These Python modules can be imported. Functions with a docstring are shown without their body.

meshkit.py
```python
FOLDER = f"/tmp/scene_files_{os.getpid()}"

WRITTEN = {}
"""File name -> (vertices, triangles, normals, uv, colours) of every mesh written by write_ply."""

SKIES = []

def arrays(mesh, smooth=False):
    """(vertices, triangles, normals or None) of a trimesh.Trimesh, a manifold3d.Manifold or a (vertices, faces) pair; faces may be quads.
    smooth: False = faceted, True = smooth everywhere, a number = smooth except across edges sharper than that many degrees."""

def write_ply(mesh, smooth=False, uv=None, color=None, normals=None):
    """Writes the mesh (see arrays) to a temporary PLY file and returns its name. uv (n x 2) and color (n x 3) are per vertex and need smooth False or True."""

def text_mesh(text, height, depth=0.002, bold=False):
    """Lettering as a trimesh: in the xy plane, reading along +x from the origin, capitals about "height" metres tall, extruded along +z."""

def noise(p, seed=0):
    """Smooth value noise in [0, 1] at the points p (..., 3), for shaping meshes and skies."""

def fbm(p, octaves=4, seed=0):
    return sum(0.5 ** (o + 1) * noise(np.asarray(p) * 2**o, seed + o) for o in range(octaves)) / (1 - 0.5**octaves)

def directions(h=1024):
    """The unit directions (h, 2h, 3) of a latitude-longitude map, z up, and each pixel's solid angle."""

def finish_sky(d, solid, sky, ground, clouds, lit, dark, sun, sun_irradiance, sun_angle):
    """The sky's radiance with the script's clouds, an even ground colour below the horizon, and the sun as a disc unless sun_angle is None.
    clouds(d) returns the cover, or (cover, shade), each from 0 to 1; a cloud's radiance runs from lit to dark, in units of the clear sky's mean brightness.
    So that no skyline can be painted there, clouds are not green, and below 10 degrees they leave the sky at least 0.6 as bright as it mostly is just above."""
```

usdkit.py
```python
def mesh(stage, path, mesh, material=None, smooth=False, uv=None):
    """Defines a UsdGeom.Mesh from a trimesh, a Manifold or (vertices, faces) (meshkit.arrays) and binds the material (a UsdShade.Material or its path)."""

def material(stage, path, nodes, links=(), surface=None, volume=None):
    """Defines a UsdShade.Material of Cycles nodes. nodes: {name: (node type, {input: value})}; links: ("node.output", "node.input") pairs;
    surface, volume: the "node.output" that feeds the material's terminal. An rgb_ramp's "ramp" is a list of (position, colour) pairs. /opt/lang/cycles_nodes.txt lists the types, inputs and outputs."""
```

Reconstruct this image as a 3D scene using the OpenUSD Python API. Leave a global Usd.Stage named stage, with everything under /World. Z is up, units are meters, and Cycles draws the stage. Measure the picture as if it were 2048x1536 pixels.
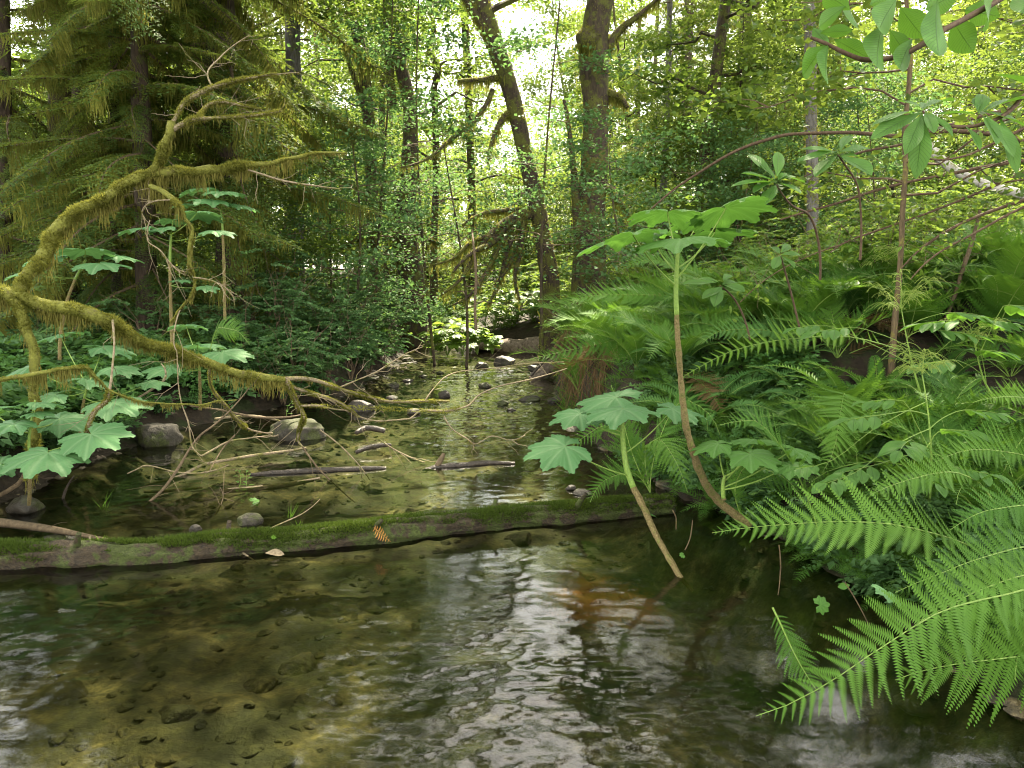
import math
import numpy as np
import usdkit, meshkit
from scipy.spatial.transform import Rotation
from scipy.interpolate import PchipInterpolator
from pxr import Usd, UsdGeom, UsdLux, UsdShade, Sdf, Gf, Vt

stage = Usd.Stage.CreateInMemory()
UsdGeom.SetStageUpAxis(stage, UsdGeom.Tokens.z)
UsdGeom.Xform.Define(stage, '/World')
UsdGeom.Scope.Define(stage, '/World/Looks')

# ---------------------------------------------------------------- camera, sky, sun
EYE, PITCH, FPX = 1.5, math.radians(7.8), 1518.0        # eye height, look-down angle, focal length in photo pixels (2048 wide)
EXPOSURE = 3.0
SKY_STRENGTH, SUN_INTENSITY = 0.125, 1.25
CLOUD = (5.3, 4.95, 4.0)                                  # thin bright cloud over the blue
SUN_AZ, SUN_EL = math.radians(16), math.radians(54)
cam = UsdGeom.Camera.Define(stage, '/World/camera')
cam.CreateHorizontalApertureAttr(36.0)
cam.CreateVerticalApertureAttr(27.0)
cam.CreateFocalLengthAttr(36.0 * FPX / 2048)
cam.CreateClippingRangeAttr(Gf.Vec2f(0.05, 2000))
cam.CreateExposureAttr(EXPOSURE)
cx = UsdGeom.Xformable(cam)
cx.AddTranslateOp().Set(Gf.Vec3d(0, 0, EYE))
cx.AddRotateXOp().Set(90 - math.degrees(PITCH))

usdkit.material(stage, '/World/Looks/sky_look', {
    'sky': ('sky_texture', {'sky_type': 'single_scattering', 'sun_disc': False, 'sun_elevation': SUN_EL, 'sun_rotation': SUN_AZ, 'aerosol_density': 2.2, 'ozone_density': 0.6}),
    'tc': ('texture_coordinate', {}),
    'cn': ('noise_texture', {'scale': 2.5, 'detail': 5, 'roughness': 0.55}),
    'cr': ('map_range', {'from_min': 0.3, 'from_max': 0.7, 'to_min': 0.55, 'to_max': 0.9, 'clamp': True}),
    'mx': ('mix_color', {'blend_type': 'mix', 'b': CLOUD, 'use_clamp': False}),
    'bg': ('background_shader', {'strength': SKY_STRENGTH})},
    [('tc.generated', 'cn.vector'), ('cn.fac', 'cr.value'), ('cr.result', 'mx.fac'), ('sky.color', 'mx.a'), ('mx.result', 'bg.color')], surface='bg.background')
dome = UsdLux.DomeLight.Define(stage, '/World/sky')
UsdShade.MaterialBindingAPI.Apply(dome.GetPrim()).Bind(UsdShade.Material.Get(stage, '/World/Looks/sky_look'))
dome.GetPrim().SetCustomDataByKey('kind', 'structure')
sun = UsdLux.DistantLight.Define(stage, '/World/sun')
sun.CreateIntensityAttr(SUN_INTENSITY)
sun.CreateNormalizeAttr(True)
sun.CreateAngleAttr(0.53)
sun.CreateColorAttr(Gf.Vec3f(1.0, 0.88, 0.66))
sdir = np.array([math.sin(SUN_AZ) * math.cos(SUN_EL), math.cos(SUN_AZ) * math.cos(SUN_EL), math.sin(SUN_EL)])
sx = UsdGeom.Xformable(sun)
sx.AddRotateZOp().Set(-math.degrees(SUN_AZ))
sx.AddRotateXOp().Set(math.degrees(SUN_EL) - 90)

# ---------------------------------------------------------------- helpers
sP, cP = math.sin(PITCH), math.cos(PITCH)
def ray(px, py):
    x, y = (px - 1024) / FPX, (768 - py) / FPX
    return np.array([x, cP + y * sP, -sP + y * cP])
def P(px, py, Y):                       # the point of the scene that the photo shows at (px, py), at distance Y
    d = ray(px, py)
    return np.array([0, 0, EYE]) + d * (Y / d[1])
def G(px, py, z=0.0):                   # ... on the level z
    d = ray(px, py)
    return np.array([0, 0, EYE]) + d * ((z - EYE) / d[2])
def screen(p):
    p = np.atleast_2d(p) - [0, 0, EYE]
    f = p[:, 1] * cP - p[:, 2] * sP
    u = p[:, 1] * sP + p[:, 2] * cP
    return 1024 + FPX * p[:, 0] / f, 768 - FPX * u / f
R = np.random.default_rng
def norm(v):
    return v / (np.linalg.norm(v, axis=-1, keepdims=True) + 1e-12)
used = {}
def numbered(name, parent='/World'):
    k = (parent, name)
    n = used.get(k, 0)
    used[k] = n + 1
    return f'{parent}/{name}' if n == 0 else f'{parent}/{name}_{n:03d}'
def tag(prim, label=None, cat=None, group=None, kind=None):
    for k, v in (('label', label), ('category', cat), ('group', group), ('kind', kind)):
        if v:
            prim.SetCustomDataByKey(k, v)
class Thing:
    def __init__(s, path, base):
        s.path, s.base = path, np.asarray(base, float)
        s.prim = stage.GetPrimAtPath(path)
def thing(name, label, cat, base=(0, 0, 0), group=None, kind=None):
    path = numbered(name)
    x = UsdGeom.Xform.Define(stage, path)
    x.AddTranslateOp().Set(Gf.Vec3d(*map(float, base)))
    tag(x.GetPrim(), label, cat, group, kind)
    return Thing(path, base)
def proto(name):
    path = numbered(name, '/World/Prototypes')
    UsdGeom.Xform.Define(stage, path)
    return Thing(path, (0, 0, 0))
stage.CreateClassPrim('/World/Prototypes')
def part(T, name, m, mat, smooth=False, kind=None, label=None, vein=None, uv=None, parent=None):
    v, f = m
    v = np.asarray(v, float) - T.base
    path = numbered(name, parent or T.path)
    g = usdkit.mesh(stage, path, (v, np.asarray(f)), '/World/Looks/' + mat, smooth=smooth, uv=uv)
    if vein is not None:
        UsdGeom.PrimvarsAPI(g).CreatePrimvar('vein', Sdf.ValueTypeNames.FloatArray, 'vertex').Set(Vt.FloatArray.FromNumpy(np.asarray(vein, np.float32)))
    g.CreateDoubleSidedAttr(True)
    tag(g.GetPrim(), label, None, None, kind)
    return path
def solo(name, m, mat, label=None, cat=None, group=None, kind=None, smooth=False, base=None):
    v, f = m
    b = np.zeros(3) if base is None else np.asarray(base, float)
    path = numbered(name)
    g = usdkit.mesh(stage, path, (np.asarray(v, float) - b, np.asarray(f)), '/World/Looks/' + mat, smooth=smooth)
    if base is not None:
        UsdGeom.Xformable(g).AddTranslateOp().Set(Gf.Vec3d(*map(float, b)))
    g.CreateDoubleSidedAttr(True)
    tag(g.GetPrim(), label, cat, group, kind)
    return path
def place(pr, name, label, cat, pos, yaw=0, scale=1, group=None, tilt=(0, 0)):
    path = numbered(name)
    x = UsdGeom.Xform.Define(stage, path)
    x.AddTranslateOp().Set(Gf.Vec3d(*map(float, pos)))
    x.AddRotateXYZOp().Set(Gf.Vec3f(float(tilt[0]), float(tilt[1]), float(math.degrees(yaw))))
    s = np.broadcast_to(scale, 3)
    x.AddScaleOp().Set(Gf.Vec3f(*map(float, s)))
    p = x.GetPrim()
    p.GetReferences().AddInternalReference(pr.path)
    p.SetInstanceable(True)
    tag(p, label, cat, group)
    return p
def instancer(path, protos, pos, rot, scl, idx, kind='stuff', label=None, cat=None):
    """protos: list of (name, mesh, material, smooth) built below the instancer, or of paths."""
    pi = UsdGeom.PointInstancer.Define(stage, path)
    rel = pi.CreatePrototypesRel()
    paths = []
    for q in protos:
        if isinstance(q, str):
            paths.append(q)
        else:
            pp = numbered(q[0], path)
            g = usdkit.mesh(stage, pp, q[1], '/World/Looks/' + q[2], smooth=q[3])
            paths.append(pp)
    for q in paths:
        rel.AddTarget(q)
    pi.CreateProtoIndicesAttr(Vt.IntArray.FromNumpy(np.asarray(idx, np.int32)))
    pi.CreatePositionsAttr(Vt.Vec3fArray.FromNumpy(np.asarray(pos, np.float32)))
    q = rot.as_quat()
    pi.CreateOrientationsAttr(Vt.QuathArray([Gf.Quath(float(a[3]), float(a[0]), float(a[1]), float(a[2])) for a in q]))
    scl = np.asarray(scl, np.float32)
    if scl.ndim == 1:
        scl = np.repeat(scl[:, None], 3, 1)
    pi.CreateScalesAttr(Vt.Vec3fArray.FromNumpy(scl))
    tag(pi.GetPrim(), label, cat, None, kind)
    return paths
def join(ms):
    vs, fs, n = [], [], 0
    for v, f in ms:
        vs.append(np.asarray(v, float)); fs.append(np.asarray(f) + n); n += len(v)
    return np.vstack(vs), np.vstack(fs)
def resample(pts, n, r=None):
    pts = np.asarray(pts, float)
    t = np.r_[0, np.cumsum(np.linalg.norm(np.diff(pts[:, :3], axis=0), axis=1))]
    t += np.arange(len(t)) * 1e-9
    u = np.linspace(0, t[-1], n)
    return PchipInterpolator(t, pts)(u) if len(pts) > 2 else np.stack([np.interp(u, t, pts[:, k]) for k in range(pts.shape[1])], 1)
def tube(pts, rad, sides=6, rough=0.0, seed=0, scale=6.0, cap=True, flare=None):
    p = np.asarray(pts, float)
    n = len(p)
    rad = np.broadcast_to(rad, (n,)).astype(float)
    t = norm(np.gradient(p, axis=0))
    ref = np.array([0, 0, 1.0]) if abs(t[:, 2]).mean() < 0.75 else np.array([0.3, 1.0, 0])
    a = norm(np.cross(t, ref)); b = np.cross(t, a)
    ang = np.arange(sides) * 2 * np.pi / sides
    d = np.cos(ang)[None, :, None] * a[:, None] + np.sin(ang)[None, :, None] * b[:, None]
    v = p[:, None] + rad[:, None, None] * d
    if rough:
        k = meshkit.fbm(v * scale, 3, seed)[..., None] - 0.5
        v = p[:, None] + (rad[:, None, None] * (1 + 2 * rough * k)) * d
    i, j = np.meshgrid(np.arange(n - 1), np.arange(sides), indexing='ij')
    q = np.stack([i * sides + j, i * sides + (j + 1) % sides, (i + 1) * sides + (j + 1) % sides, (i + 1) * sides + j], -1).reshape(-1, 4)
    f = np.vstack([q[:, [0, 1, 2]], q[:, [0, 2, 3]]])
    v = v.reshape(-1, 3)
    if cap:
        m = len(v)
        v = np.vstack([v, p[:1], p[-1:]])
        jj = np.arange(sides)
        f = np.vstack([f, np.stack([np.full(sides, m), (jj + 1) % sides, jj], 1), np.stack([np.full(sides, m + 1), (n - 1) * sides + jj, (n - 1) * sides + (jj + 1) % sides], 1)])
    return v, f
def pline(pix, n=None):
    """[(px, py, Y, width in photo px)] -> smooth points and radii"""
    q = np.array([[*P(a[0], a[1], a[2]), a[3] * a[2] / FPX / 2] for a in pix])
    s = resample(q, n or max(6, 5 * len(pix)))
    return s[:, :3], s[:, 3]
def leaves(c, d, nrm, L, W, fold=0.25, n=2):
    """leaf blades: base c, direction d, normal nrm, length L, width W. n = 2 or 4 triangles each, folded along the midrib"""
    c, d = np.asarray(c, float), norm(np.asarray(d, float))
    nrm = nrm - d * (nrm * d).sum(-1, keepdims=True)
    nrm = norm(nrm); s = np.cross(nrm, d)
    L = np.broadcast_to(L, (len(c),))[:, None]; W = np.broadcast_to(W, (len(c),))[:, None] / 2
    up = nrm * W * fold * 2
    k = len(c)
    if n == 2:
        v = np.stack([c, c + d * L * 0.45 + s * W + up, c + d * L, c + d * L * 0.45 - s * W + up], 1)
        f = np.array([[0, 2, 1], [0, 3, 2]])
    else:
        v = np.stack([c, c + d * L * 0.25 + s * W * 0.85 + up * .7, c + d * L * 0.62 + s * W * 0.8 + up * .8, c + d * L - nrm * L * 0.12, c + d * L * 0.62 - s * W * 0.8 + up * .8, c + d * L * 0.25 - s * W * 0.85 + up * .7], 1)
        f = np.array([[0, 2, 1], [0, 3, 2], [0, 4, 3], [0, 5, 4]])
    m = v.shape[1]
    return v.reshape(-1, 3), (f[None] + (np.arange(k) * m)[:, None, None]).reshape(-1, 3)
def spikes(base, d, L, W, rng, bend=0.0):
    """thin moss blades, one triangle each (two when bent downwards)"""
    k = len(base)
    d = norm(d)
    s = norm(np.cross(d, rng.normal(size=(k, 3))))
    L = np.broadcast_to(L, (k,))[:, None]; W = np.broadcast_to(W, (k,))[:, None] / 2
    v = np.stack([base + s * W, base - s * W, base + d * L], 1)
    if bend:
        v[:, 2, 2] -= bend * L[:, 0]
    return v.reshape(-1, 3), np.arange(3 * k).reshape(-1, 3)
def strips(base, L, W, rng, lean=0.12, seg=3):
    """hanging strands: ribbons that taper to a point"""
    k = len(base)
    L = np.broadcast_to(L, (k,)); W = np.broadcast_to(W, (k,))
    ang = rng.uniform(0, 2 * np.pi, k)
    s = np.stack([np.cos(ang), np.sin(ang), 0 * ang], 1)
    off = rng.normal(size=(k, 3)) * lean; off[:, 2] = -1
    off = norm(off)
    vs = []
    for i in range(seg + 1):
        u = i / seg
        c = base + off * (L * u)[:, None] + rng.normal(size=(k, 3)) * (0.03 * L * (u > 0))[:, None]
        w = (W * (1 - u) ** 0.6 / 2)[:, None]
        vs += [c + s * w, c - s * w] if i < seg else [c]
    v = np.stack(vs, 1)
    f = []
    for i in range(seg - 1):
        f += [[2 * i, 2 * i + 1, 2 * i + 3], [2 * i, 2 * i + 3, 2 * i + 2]]
    f += [[2 * seg - 2, 2 * seg - 1, 2 * seg]]
    m = v.shape[1]
    return v.reshape(-1, 3), (np.array(f)[None] + (np.arange(k) * m)[:, None, None]).reshape(-1, 3)
def moss_on(pts, rad, n, rng, L=(0.012, 0.03), W=0.004, top=0.5):
    """short moss blades standing off a limb"""
    pts, rad = np.asarray(pts), np.asarray(rad)
    seg = np.linalg.norm(np.diff(pts, axis=0), axis=1) * (rad[1:] + rad[:-1] + 0.01)
    i = rng.choice(len(seg), n, p=seg / seg.sum())
    u = rng.random(n)[:, None]
    c = pts[i] * (1 - u) + pts[i + 1] * u
    r = rad[i] * (1 - u[:, 0]) + rad[i + 1] * u[:, 0]
    t = norm(pts[i + 1] - pts[i])
    a = norm(np.cross(t, [0.1, 0.05, 1])); b = np.cross(a, t)
    b *= np.sign(b[:, 2:] + 1e-9)
    ang = rng.uniform(0, 2 * np.pi, n)
    d = np.cos(ang)[:, None] * a + np.sin(ang)[:, None] * b
    lump = meshkit.fbm(c * 9, 2, 5)
    dirn = d + rng.normal(size=(n, 3)) * 0.5 + np.array([0, 0, 0.25])
    return spikes(c + d * r[:, None] * 0.92, dirn, rng.uniform(*L, n) * np.clip((lump - 0.3) * 3.2, 0.25, 1.9) * np.clip(r / 0.035, 0.3, 1.0) ** (1 if L[1] > 0.012 else 0), W, rng)
def drape_on(pts, rad, n, rng, L=(0.04, 0.16), W=0.006, clump=14):
    """moss that hangs below a limb in clumps"""
    pts, rad = np.asarray(pts), np.asarray(rad)
    t = np.r_[0, np.cumsum(np.linalg.norm(np.diff(pts, axis=0), axis=1))]
    k = max(1, n // clump)
    s = np.clip((rng.random(k) * t[-1])[:, None] + rng.normal(size=(k, clump)) * 0.018, 0, t[-1]).ravel()
    q = np.stack([np.interp(s, t, pts[:, j]) for j in range(3)], 1)
    r = np.interp(s, t, rad)
    q[:, 2] -= r * 0.7
    q[:, :2] += rng.normal(size=(len(q), 2)) * (r * 0.45)[:, None]
    ln = np.repeat(rng.uniform(*L, k) * rng.random(k) ** 1.2, clump) * rng.uniform(0.45, 1, k * clump)
    ln = ln * np.clip(np.repeat(r.reshape(k, clump).mean(1), clump) / 0.018, 0.3, 1)
    return strips(q, ln, W, rng)

# ---------------------------------------------------------------- materials
def mat(name, nodes, links, surface='p.BSDF'):
    usdkit.material(stage, '/World/Looks/' + name, nodes, links, surface=surface)
def leaf_look(name, dark, light, through, t=0.35, rough=0.5, spec=0.2, vein=None, patch=1.2):
    nodes = {
        'g': ('geometry', {}),
        'oi': ('object_info', {}), 'om': ('math', {'math_type': 'multiply_add', 'value2': 0.45, 'value3': -0.22}), 'oa': ('math', {'math_type': 'add'}),
        'n': ('noise_texture', {'scale': patch, 'detail': 2}),
        'add': ('math', {'math_type': 'multiply_add', 'value2': 0.55}),
        'nn': ('math', {'math_type': 'multiply_add', 'value2': 0.7, 'value3': -0.15}),
        'r': ('rgb_ramp', {'ramp': [(0.1, dark), (0.9, light)]}),
        'tm': ('mix_color', {'blend_type': 'mix', 'fac': 0.6, 'b': through}),
        'p': ('principled_bsdf', {'roughness': rough, 'specular_ior_level': spec}),
        't': ('translucent_bsdf', {}),
        'm': ('mix_closure', {'fac': t})}
    links = [('g.position', 'n.vector'), ('n.fac', 'nn.value1'), ('g.random_per_island', 'add.value1'), ('nn.value', 'add.value3'), ('oi.random', 'om.value1'), ('om.value', 'oa.value1'), ('add.value', 'oa.value2'), ('oa.value', 'r.fac'),
             ('r.color', 'tm.a'), ('tm.result', 't.color'), ('p.BSDF', 'm.closure1'), ('t.BSDF', 'm.closure2')]
    if vein:
        nodes['at'] = ('attribute', {'attribute': 'vein'})
        nodes['vm'] = ('mix_color', {'blend_type': 'mix', 'b': vein})
        nodes['vf'] = ('math', {'math_type': 'multiply', 'value2': 0.75})
        nodes['bp'] = ('bump', {'strength': 0.6, 'distance': 0.004})
        nodes['bn'] = ('noise_texture', {'scale': 90, 'detail': 2})
        links += [('at.fac', 'vf.value1'), ('vf.value', 'vm.fac'), ('r.color', 'vm.a'), ('vm.result', 'p.base_color'), ('g.position', 'bn.vector'), ('bn.fac', 'bp.height'), ('bp.normal', 'p.normal')]
    else:
        links += [('r.color', 'p.base_color')]
    mat(name, nodes, links, 'm.closure')
leaf_look('fern_green', (0.038, 0.10, 0.014), (0.11, 0.215, 0.03), (0.16, 0.31, 0.024), 0.3, 0.6, 0.1)
leaf_look('fern_blue', (0.034, 0.09, 0.022), (0.09, 0.185, 0.045), (0.13, 0.26, 0.03), 0.26, 0.6, 0.1)
leaf_look('fern_yellow', (0.07, 0.15, 0.016), (0.14, 0.25, 0.03), (0.2, 0.36, 0.03), 0.34, 0.6, 0.1)
leaf_look('palm_leaf_green', (0.055, 0.14, 0.028), (0.085, 0.185, 0.038), (0.14, 0.32, 0.03), 0.42, 0.55, 0.2, vein=(0.10, 0.2, 0.06))
leaf_look('palm_leaf_pale', (0.055, 0.14, 0.05), (0.085, 0.18, 0.07), (0.11, 0.24, 0.05), 0.32, 0.55, 0.2, vein=(0.11, 0.2, 0.09))
leaf_look('shrub_green', (0.045, 0.10, 0.036), (0.12, 0.225, 0.085), (0.15, 0.28, 0.06), 0.38, 0.6, 0.12)
leaf_look('shrub_yellow', (0.05, 0.11, 0.018), (0.115, 0.185, 0.03), (0.28, 0.38, 0.05), 0.45)
leaf_look('crown_green', (0.025, 0.06, 0.012), (0.085, 0.145, 0.025), (0.20, 0.29, 0.035), 0.42)
leaf_look('crown_yellow', (0.03, 0.068, 0.011), (0.105, 0.165, 0.028), (0.26, 0.35, 0.045), 0.44)
leaf_look('needle_green', (0.035, 0.07, 0.016), (0.11, 0.165, 0.034), (0.24, 0.29, 0.04), 0.42, 0.6, 0.12)
leaf_look('plume_yellow', (0.2, 0.28, 0.06), (0.32, 0.4, 0.1), (0.3, 0.4, 0.08), 0.35)
leaf_look('moss_olive', (0.08, 0.088, 0.018), (0.26, 0.265, 0.055), (0.34, 0.34, 0.07), 0.46, 0.8, 0.1, patch=6)
leaf_look('moss_green', (0.06, 0.066, 0.010), (0.46, 0.45, 0.09), (0.42, 0.42, 0.08), 0.38, 0.8, 0.1, patch=6)
leaf_look('moss_brown', (0.10, 0.095, 0.022), (0.32, 0.30, 0.075), (0.18, 0.16, 0.04), 0.35, 0.8, 0.1, patch=6)
leaf_look('log_moss', (0.04, 0.065, 0.010), (0.19, 0.25, 0.035), (0.12, 0.18, 0.02), 0.22, 0.8, 0.1, patch=9)
leaf_look('dry_grass', (0.08, 0.05, 0.025), (0.22, 0.15, 0.08), (0.2, 0.14, 0.07), 0.3, 0.7, 0.1)
leaf_look('dead_frond', (0.07, 0.045, 0.018), (0.18, 0.11, 0.045), (0.2, 0.12, 0.04), 0.25)
leaf_look('dead_fern', (0.3, 0.13, 0.03), (0.42, 0.22, 0.06), (0.4, 0.2, 0.05), 0.3)
def bark_look(name, c0, c1, moss=None, amount=0.5, scale=7, stretch=0.22, bump=0.5, rough=0.85, spec=0.2):
    nodes = {
        'g': ('geometry', {}),
        'mp': ('mapping', {'scale': (1, 1, stretch)}),
        'n': ('noise_texture', {'scale': scale * 4, 'detail': 6, 'roughness': 0.65, 'distortion': 0.4}),
        'r': ('rgb_ramp', {'ramp': [(0.3, c0), (0.7, c1)]}),
        'b': ('bump', {'strength': bump, 'distance': 0.03}),
        'p': ('principled_bsdf', {'roughness': rough, 'specular_ior_level': spec})}
    links = [('g.position', 'mp.vector'), ('mp.vector', 'n.vector'), ('n.fac', 'r.fac'), ('n.fac', 'b.height'), ('b.normal', 'p.normal')]
    if moss:
        nodes['n2'] = ('noise_texture', {'scale': scale * 0.7, 'detail': 5, 'roughness': 0.7})
        nodes['mr'] = ('map_range', {'from_min': 0.62 - amount * 0.3, 'from_max': 0.70 - amount * 0.3, 'clamp': True})
        nodes['n3'] = ('noise_texture', {'scale': 60, 'detail': 3})
        nodes['mc'] = ('rgb_ramp', {'ramp': [(0.3, tuple(x * 0.55 for x in moss)), (0.7, moss)]})
        nodes['mx'] = ('mix_color', {'blend_type': 'mix'})
        links += [('g.position', 'n2.vector'), ('n2.fac', 'mr.value'), ('mr.result', 'mx.fac'), ('g.position', 'n3.vector'), ('n3.fac', 'mc.fac'), ('mc.color', 'mx.b'), ('r.color', 'mx.a'), ('mx.result', 'p.base_color')]
    else:
        links += [('r.color', 'p.base_color')]
    mat(name, nodes, links)
bark_look('bark_conifer', (0.014, 0.010, 0.007), (0.065, 0.047, 0.034), (0.07, 0.085, 0.02), 0.25)
bark_look('bark_mossy', (0.012, 0.009, 0.006), (0.05, 0.037, 0.025), (0.07, 0.075, 0.015), 0.5)
bark_look('bark_grey', (0.035, 0.033, 0.03), (0.11, 0.105, 0.098), (0.09, 0.10, 0.03), 0.2)
bark_look('bark_moss_core', (0.045, 0.04, 0.014), (0.09, 0.085, 0.022), (0.12, 0.125, 0.022), 0.9, scale=14, stretch=1)
bark_look('bark_brown', (0.035, 0.025, 0.014), (0.11, 0.08, 0.045), (0.15, 0.13, 0.035), 0.25, scale=14)
bark_look('bark_birch', (0.12, 0.11, 0.10), (0.36, 0.35, 0.33), (0.1, 0.11, 0.03), 0.3, scale=6, stretch=1, bump=0.04)
bark_look('twig_brown', (0.045, 0.032, 0.02), (0.12, 0.09, 0.055), None, scale=12, stretch=1, bump=0.2)
bark_look('twig_pale', (0.085, 0.066, 0.042), (0.22, 0.18, 0.12), (0.12, 0.12, 0.035), 0.3, scale=12, stretch=1, bump=0.2)
bark_look('wet_wood', (0.008, 0.006, 0.005), (0.035, 0.027, 0.02), None, scale=9, stretch=1, bump=0.5, rough=0.4, spec=0.3)
bark_look('log_wood', (0.010, 0.008, 0.006), (0.046, 0.034, 0.020), (0.045, 0.06, 0.014), 0.55, scale=11, stretch=1, bump=0.9, rough=0.7)
bark_look('grey_log', (0.04, 0.03, 0.022), (0.17, 0.14, 0.11), None, scale=5, stretch=1, bump=0.5)
bark_look('rock_dark', (0.008, 0.007, 0.006), (0.032, 0.028, 0.022), (0.03, 0.036, 0.012), 0.35, scale=5, stretch=1, bump=0.6, rough=0.5, spec=0.2)
bark_look('rock_mossy', (0.010, 0.009, 0.007), (0.038, 0.034, 0.026), (0.035, 0.042, 0.012), 0.55, scale=5, stretch=1, bump=0.7, rough=0.7)
bark_look('soil', (0.008, 0.006, 0.004), (0.028, 0.021, 0.013), (0.018, 0.026, 0.007), 0.4, scale=3, stretch=1, bump=0.7)
bark_look('stem_green', (0.08, 0.14, 0.025), (0.16, 0.24, 0.05), None, scale=20, stretch=1, bump=0.1, rough=0.5)
bark_look('stem_spiny', (0.10, 0.075, 0.03), (0.24, 0.19, 0.085), (0.17, 0.17, 0.05), 0.35, scale=30, stretch=1, bump=0.9)
bark_look('stem_red', (0.035, 0.022, 0.014), (0.09, 0.06, 0.038), None, scale=14, stretch=0.5, bump=0.2)
# broad veined leaf: side veins along the blade from its own uv (u across from -1 to 1, v along)
def veined_look(name, dark, light, through, t):
    nodes = {
        'uv': ('uvmap', {'attribute': 'st'}), 's': ('separate_xyz', {}),
        'ab': ('math', {'math_type': 'absolute'}),
        'k': ('math', {'math_type': 'multiply_add', 'value2': -0.2}),
        'k2': ('math', {'math_type': 'multiply', 'value2': 16.0}),
        'pp': ('math', {'math_type': 'pingpong', 'value2': 0.5}),
        'mid': ('map_range', {'from_min': 0.0, 'from_max': 0.06, 'to_min': 1, 'to_max': 0, 'clamp': True}),
        'side': ('map_range', {'from_min': 0.0, 'from_max': 0.14, 'to_min': 0.7, 'to_max': 0, 'clamp': True}),
        'mx': ('math', {'math_type': 'maximum'}),
        'g': ('geometry', {}), 'n': ('noise_texture', {'scale': 14, 'detail': 3}),
        'r': ('rgb_ramp', {'ramp': [(0.3, dark), (0.7, light)]}),
        'v': ('mix_color', {'blend_type': 'mix', 'b': tuple(x * 0.55 for x in dark)}),
        'tm': ('mix_color', {'blend_type': 'multiply', 'fac': 0.85, 'a': through, 'b': (0.5, 0.5, 0.4)}),
        'tf': ('mix_color', {'blend_type': 'mix', 'a': through}),
        'b': ('bump', {'strength': 0.5, 'distance': 0.004, 'invert': True}),
        'p': ('principled_bsdf', {'roughness': 0.5, 'specular_ior_level': 0.2}), 't': ('translucent_bsdf', {}), 'm': ('mix_closure', {'fac': t})}
    links = [('uv.UV', 's.vector'), ('s.x', 'ab.value1'), ('ab.value', 'k.value1'), ('s.y', 'k.value3'), ('k.value', 'k2.value1'), ('k2.value', 'pp.value1'),
             ('ab.value', 'mid.value'), ('pp.value', 'side.value'), ('mid.result', 'mx.value1'), ('side.result', 'mx.value2'),
             ('g.position', 'n.vector'), ('n.fac', 'r.fac'), ('r.color', 'v.a'), ('mx.value', 'v.fac'), ('v.result', 'p.base_color'),
             ('mx.value', 'tf.fac'), ('tm.result', 'tf.b'), ('tf.result', 't.color'), ('mx.value', 'b.height'), ('b.normal', 'p.normal'), ('p.BSDF', 'm.closure1'), ('t.BSDF', 'm.closure2')]
    mat(name, nodes, links, 'm.closure')
veined_look('broad_leaf', (0.045, 0.115, 0.022), (0.07, 0.16, 0.03), (0.15, 0.32, 0.03), 0.42)

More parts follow.
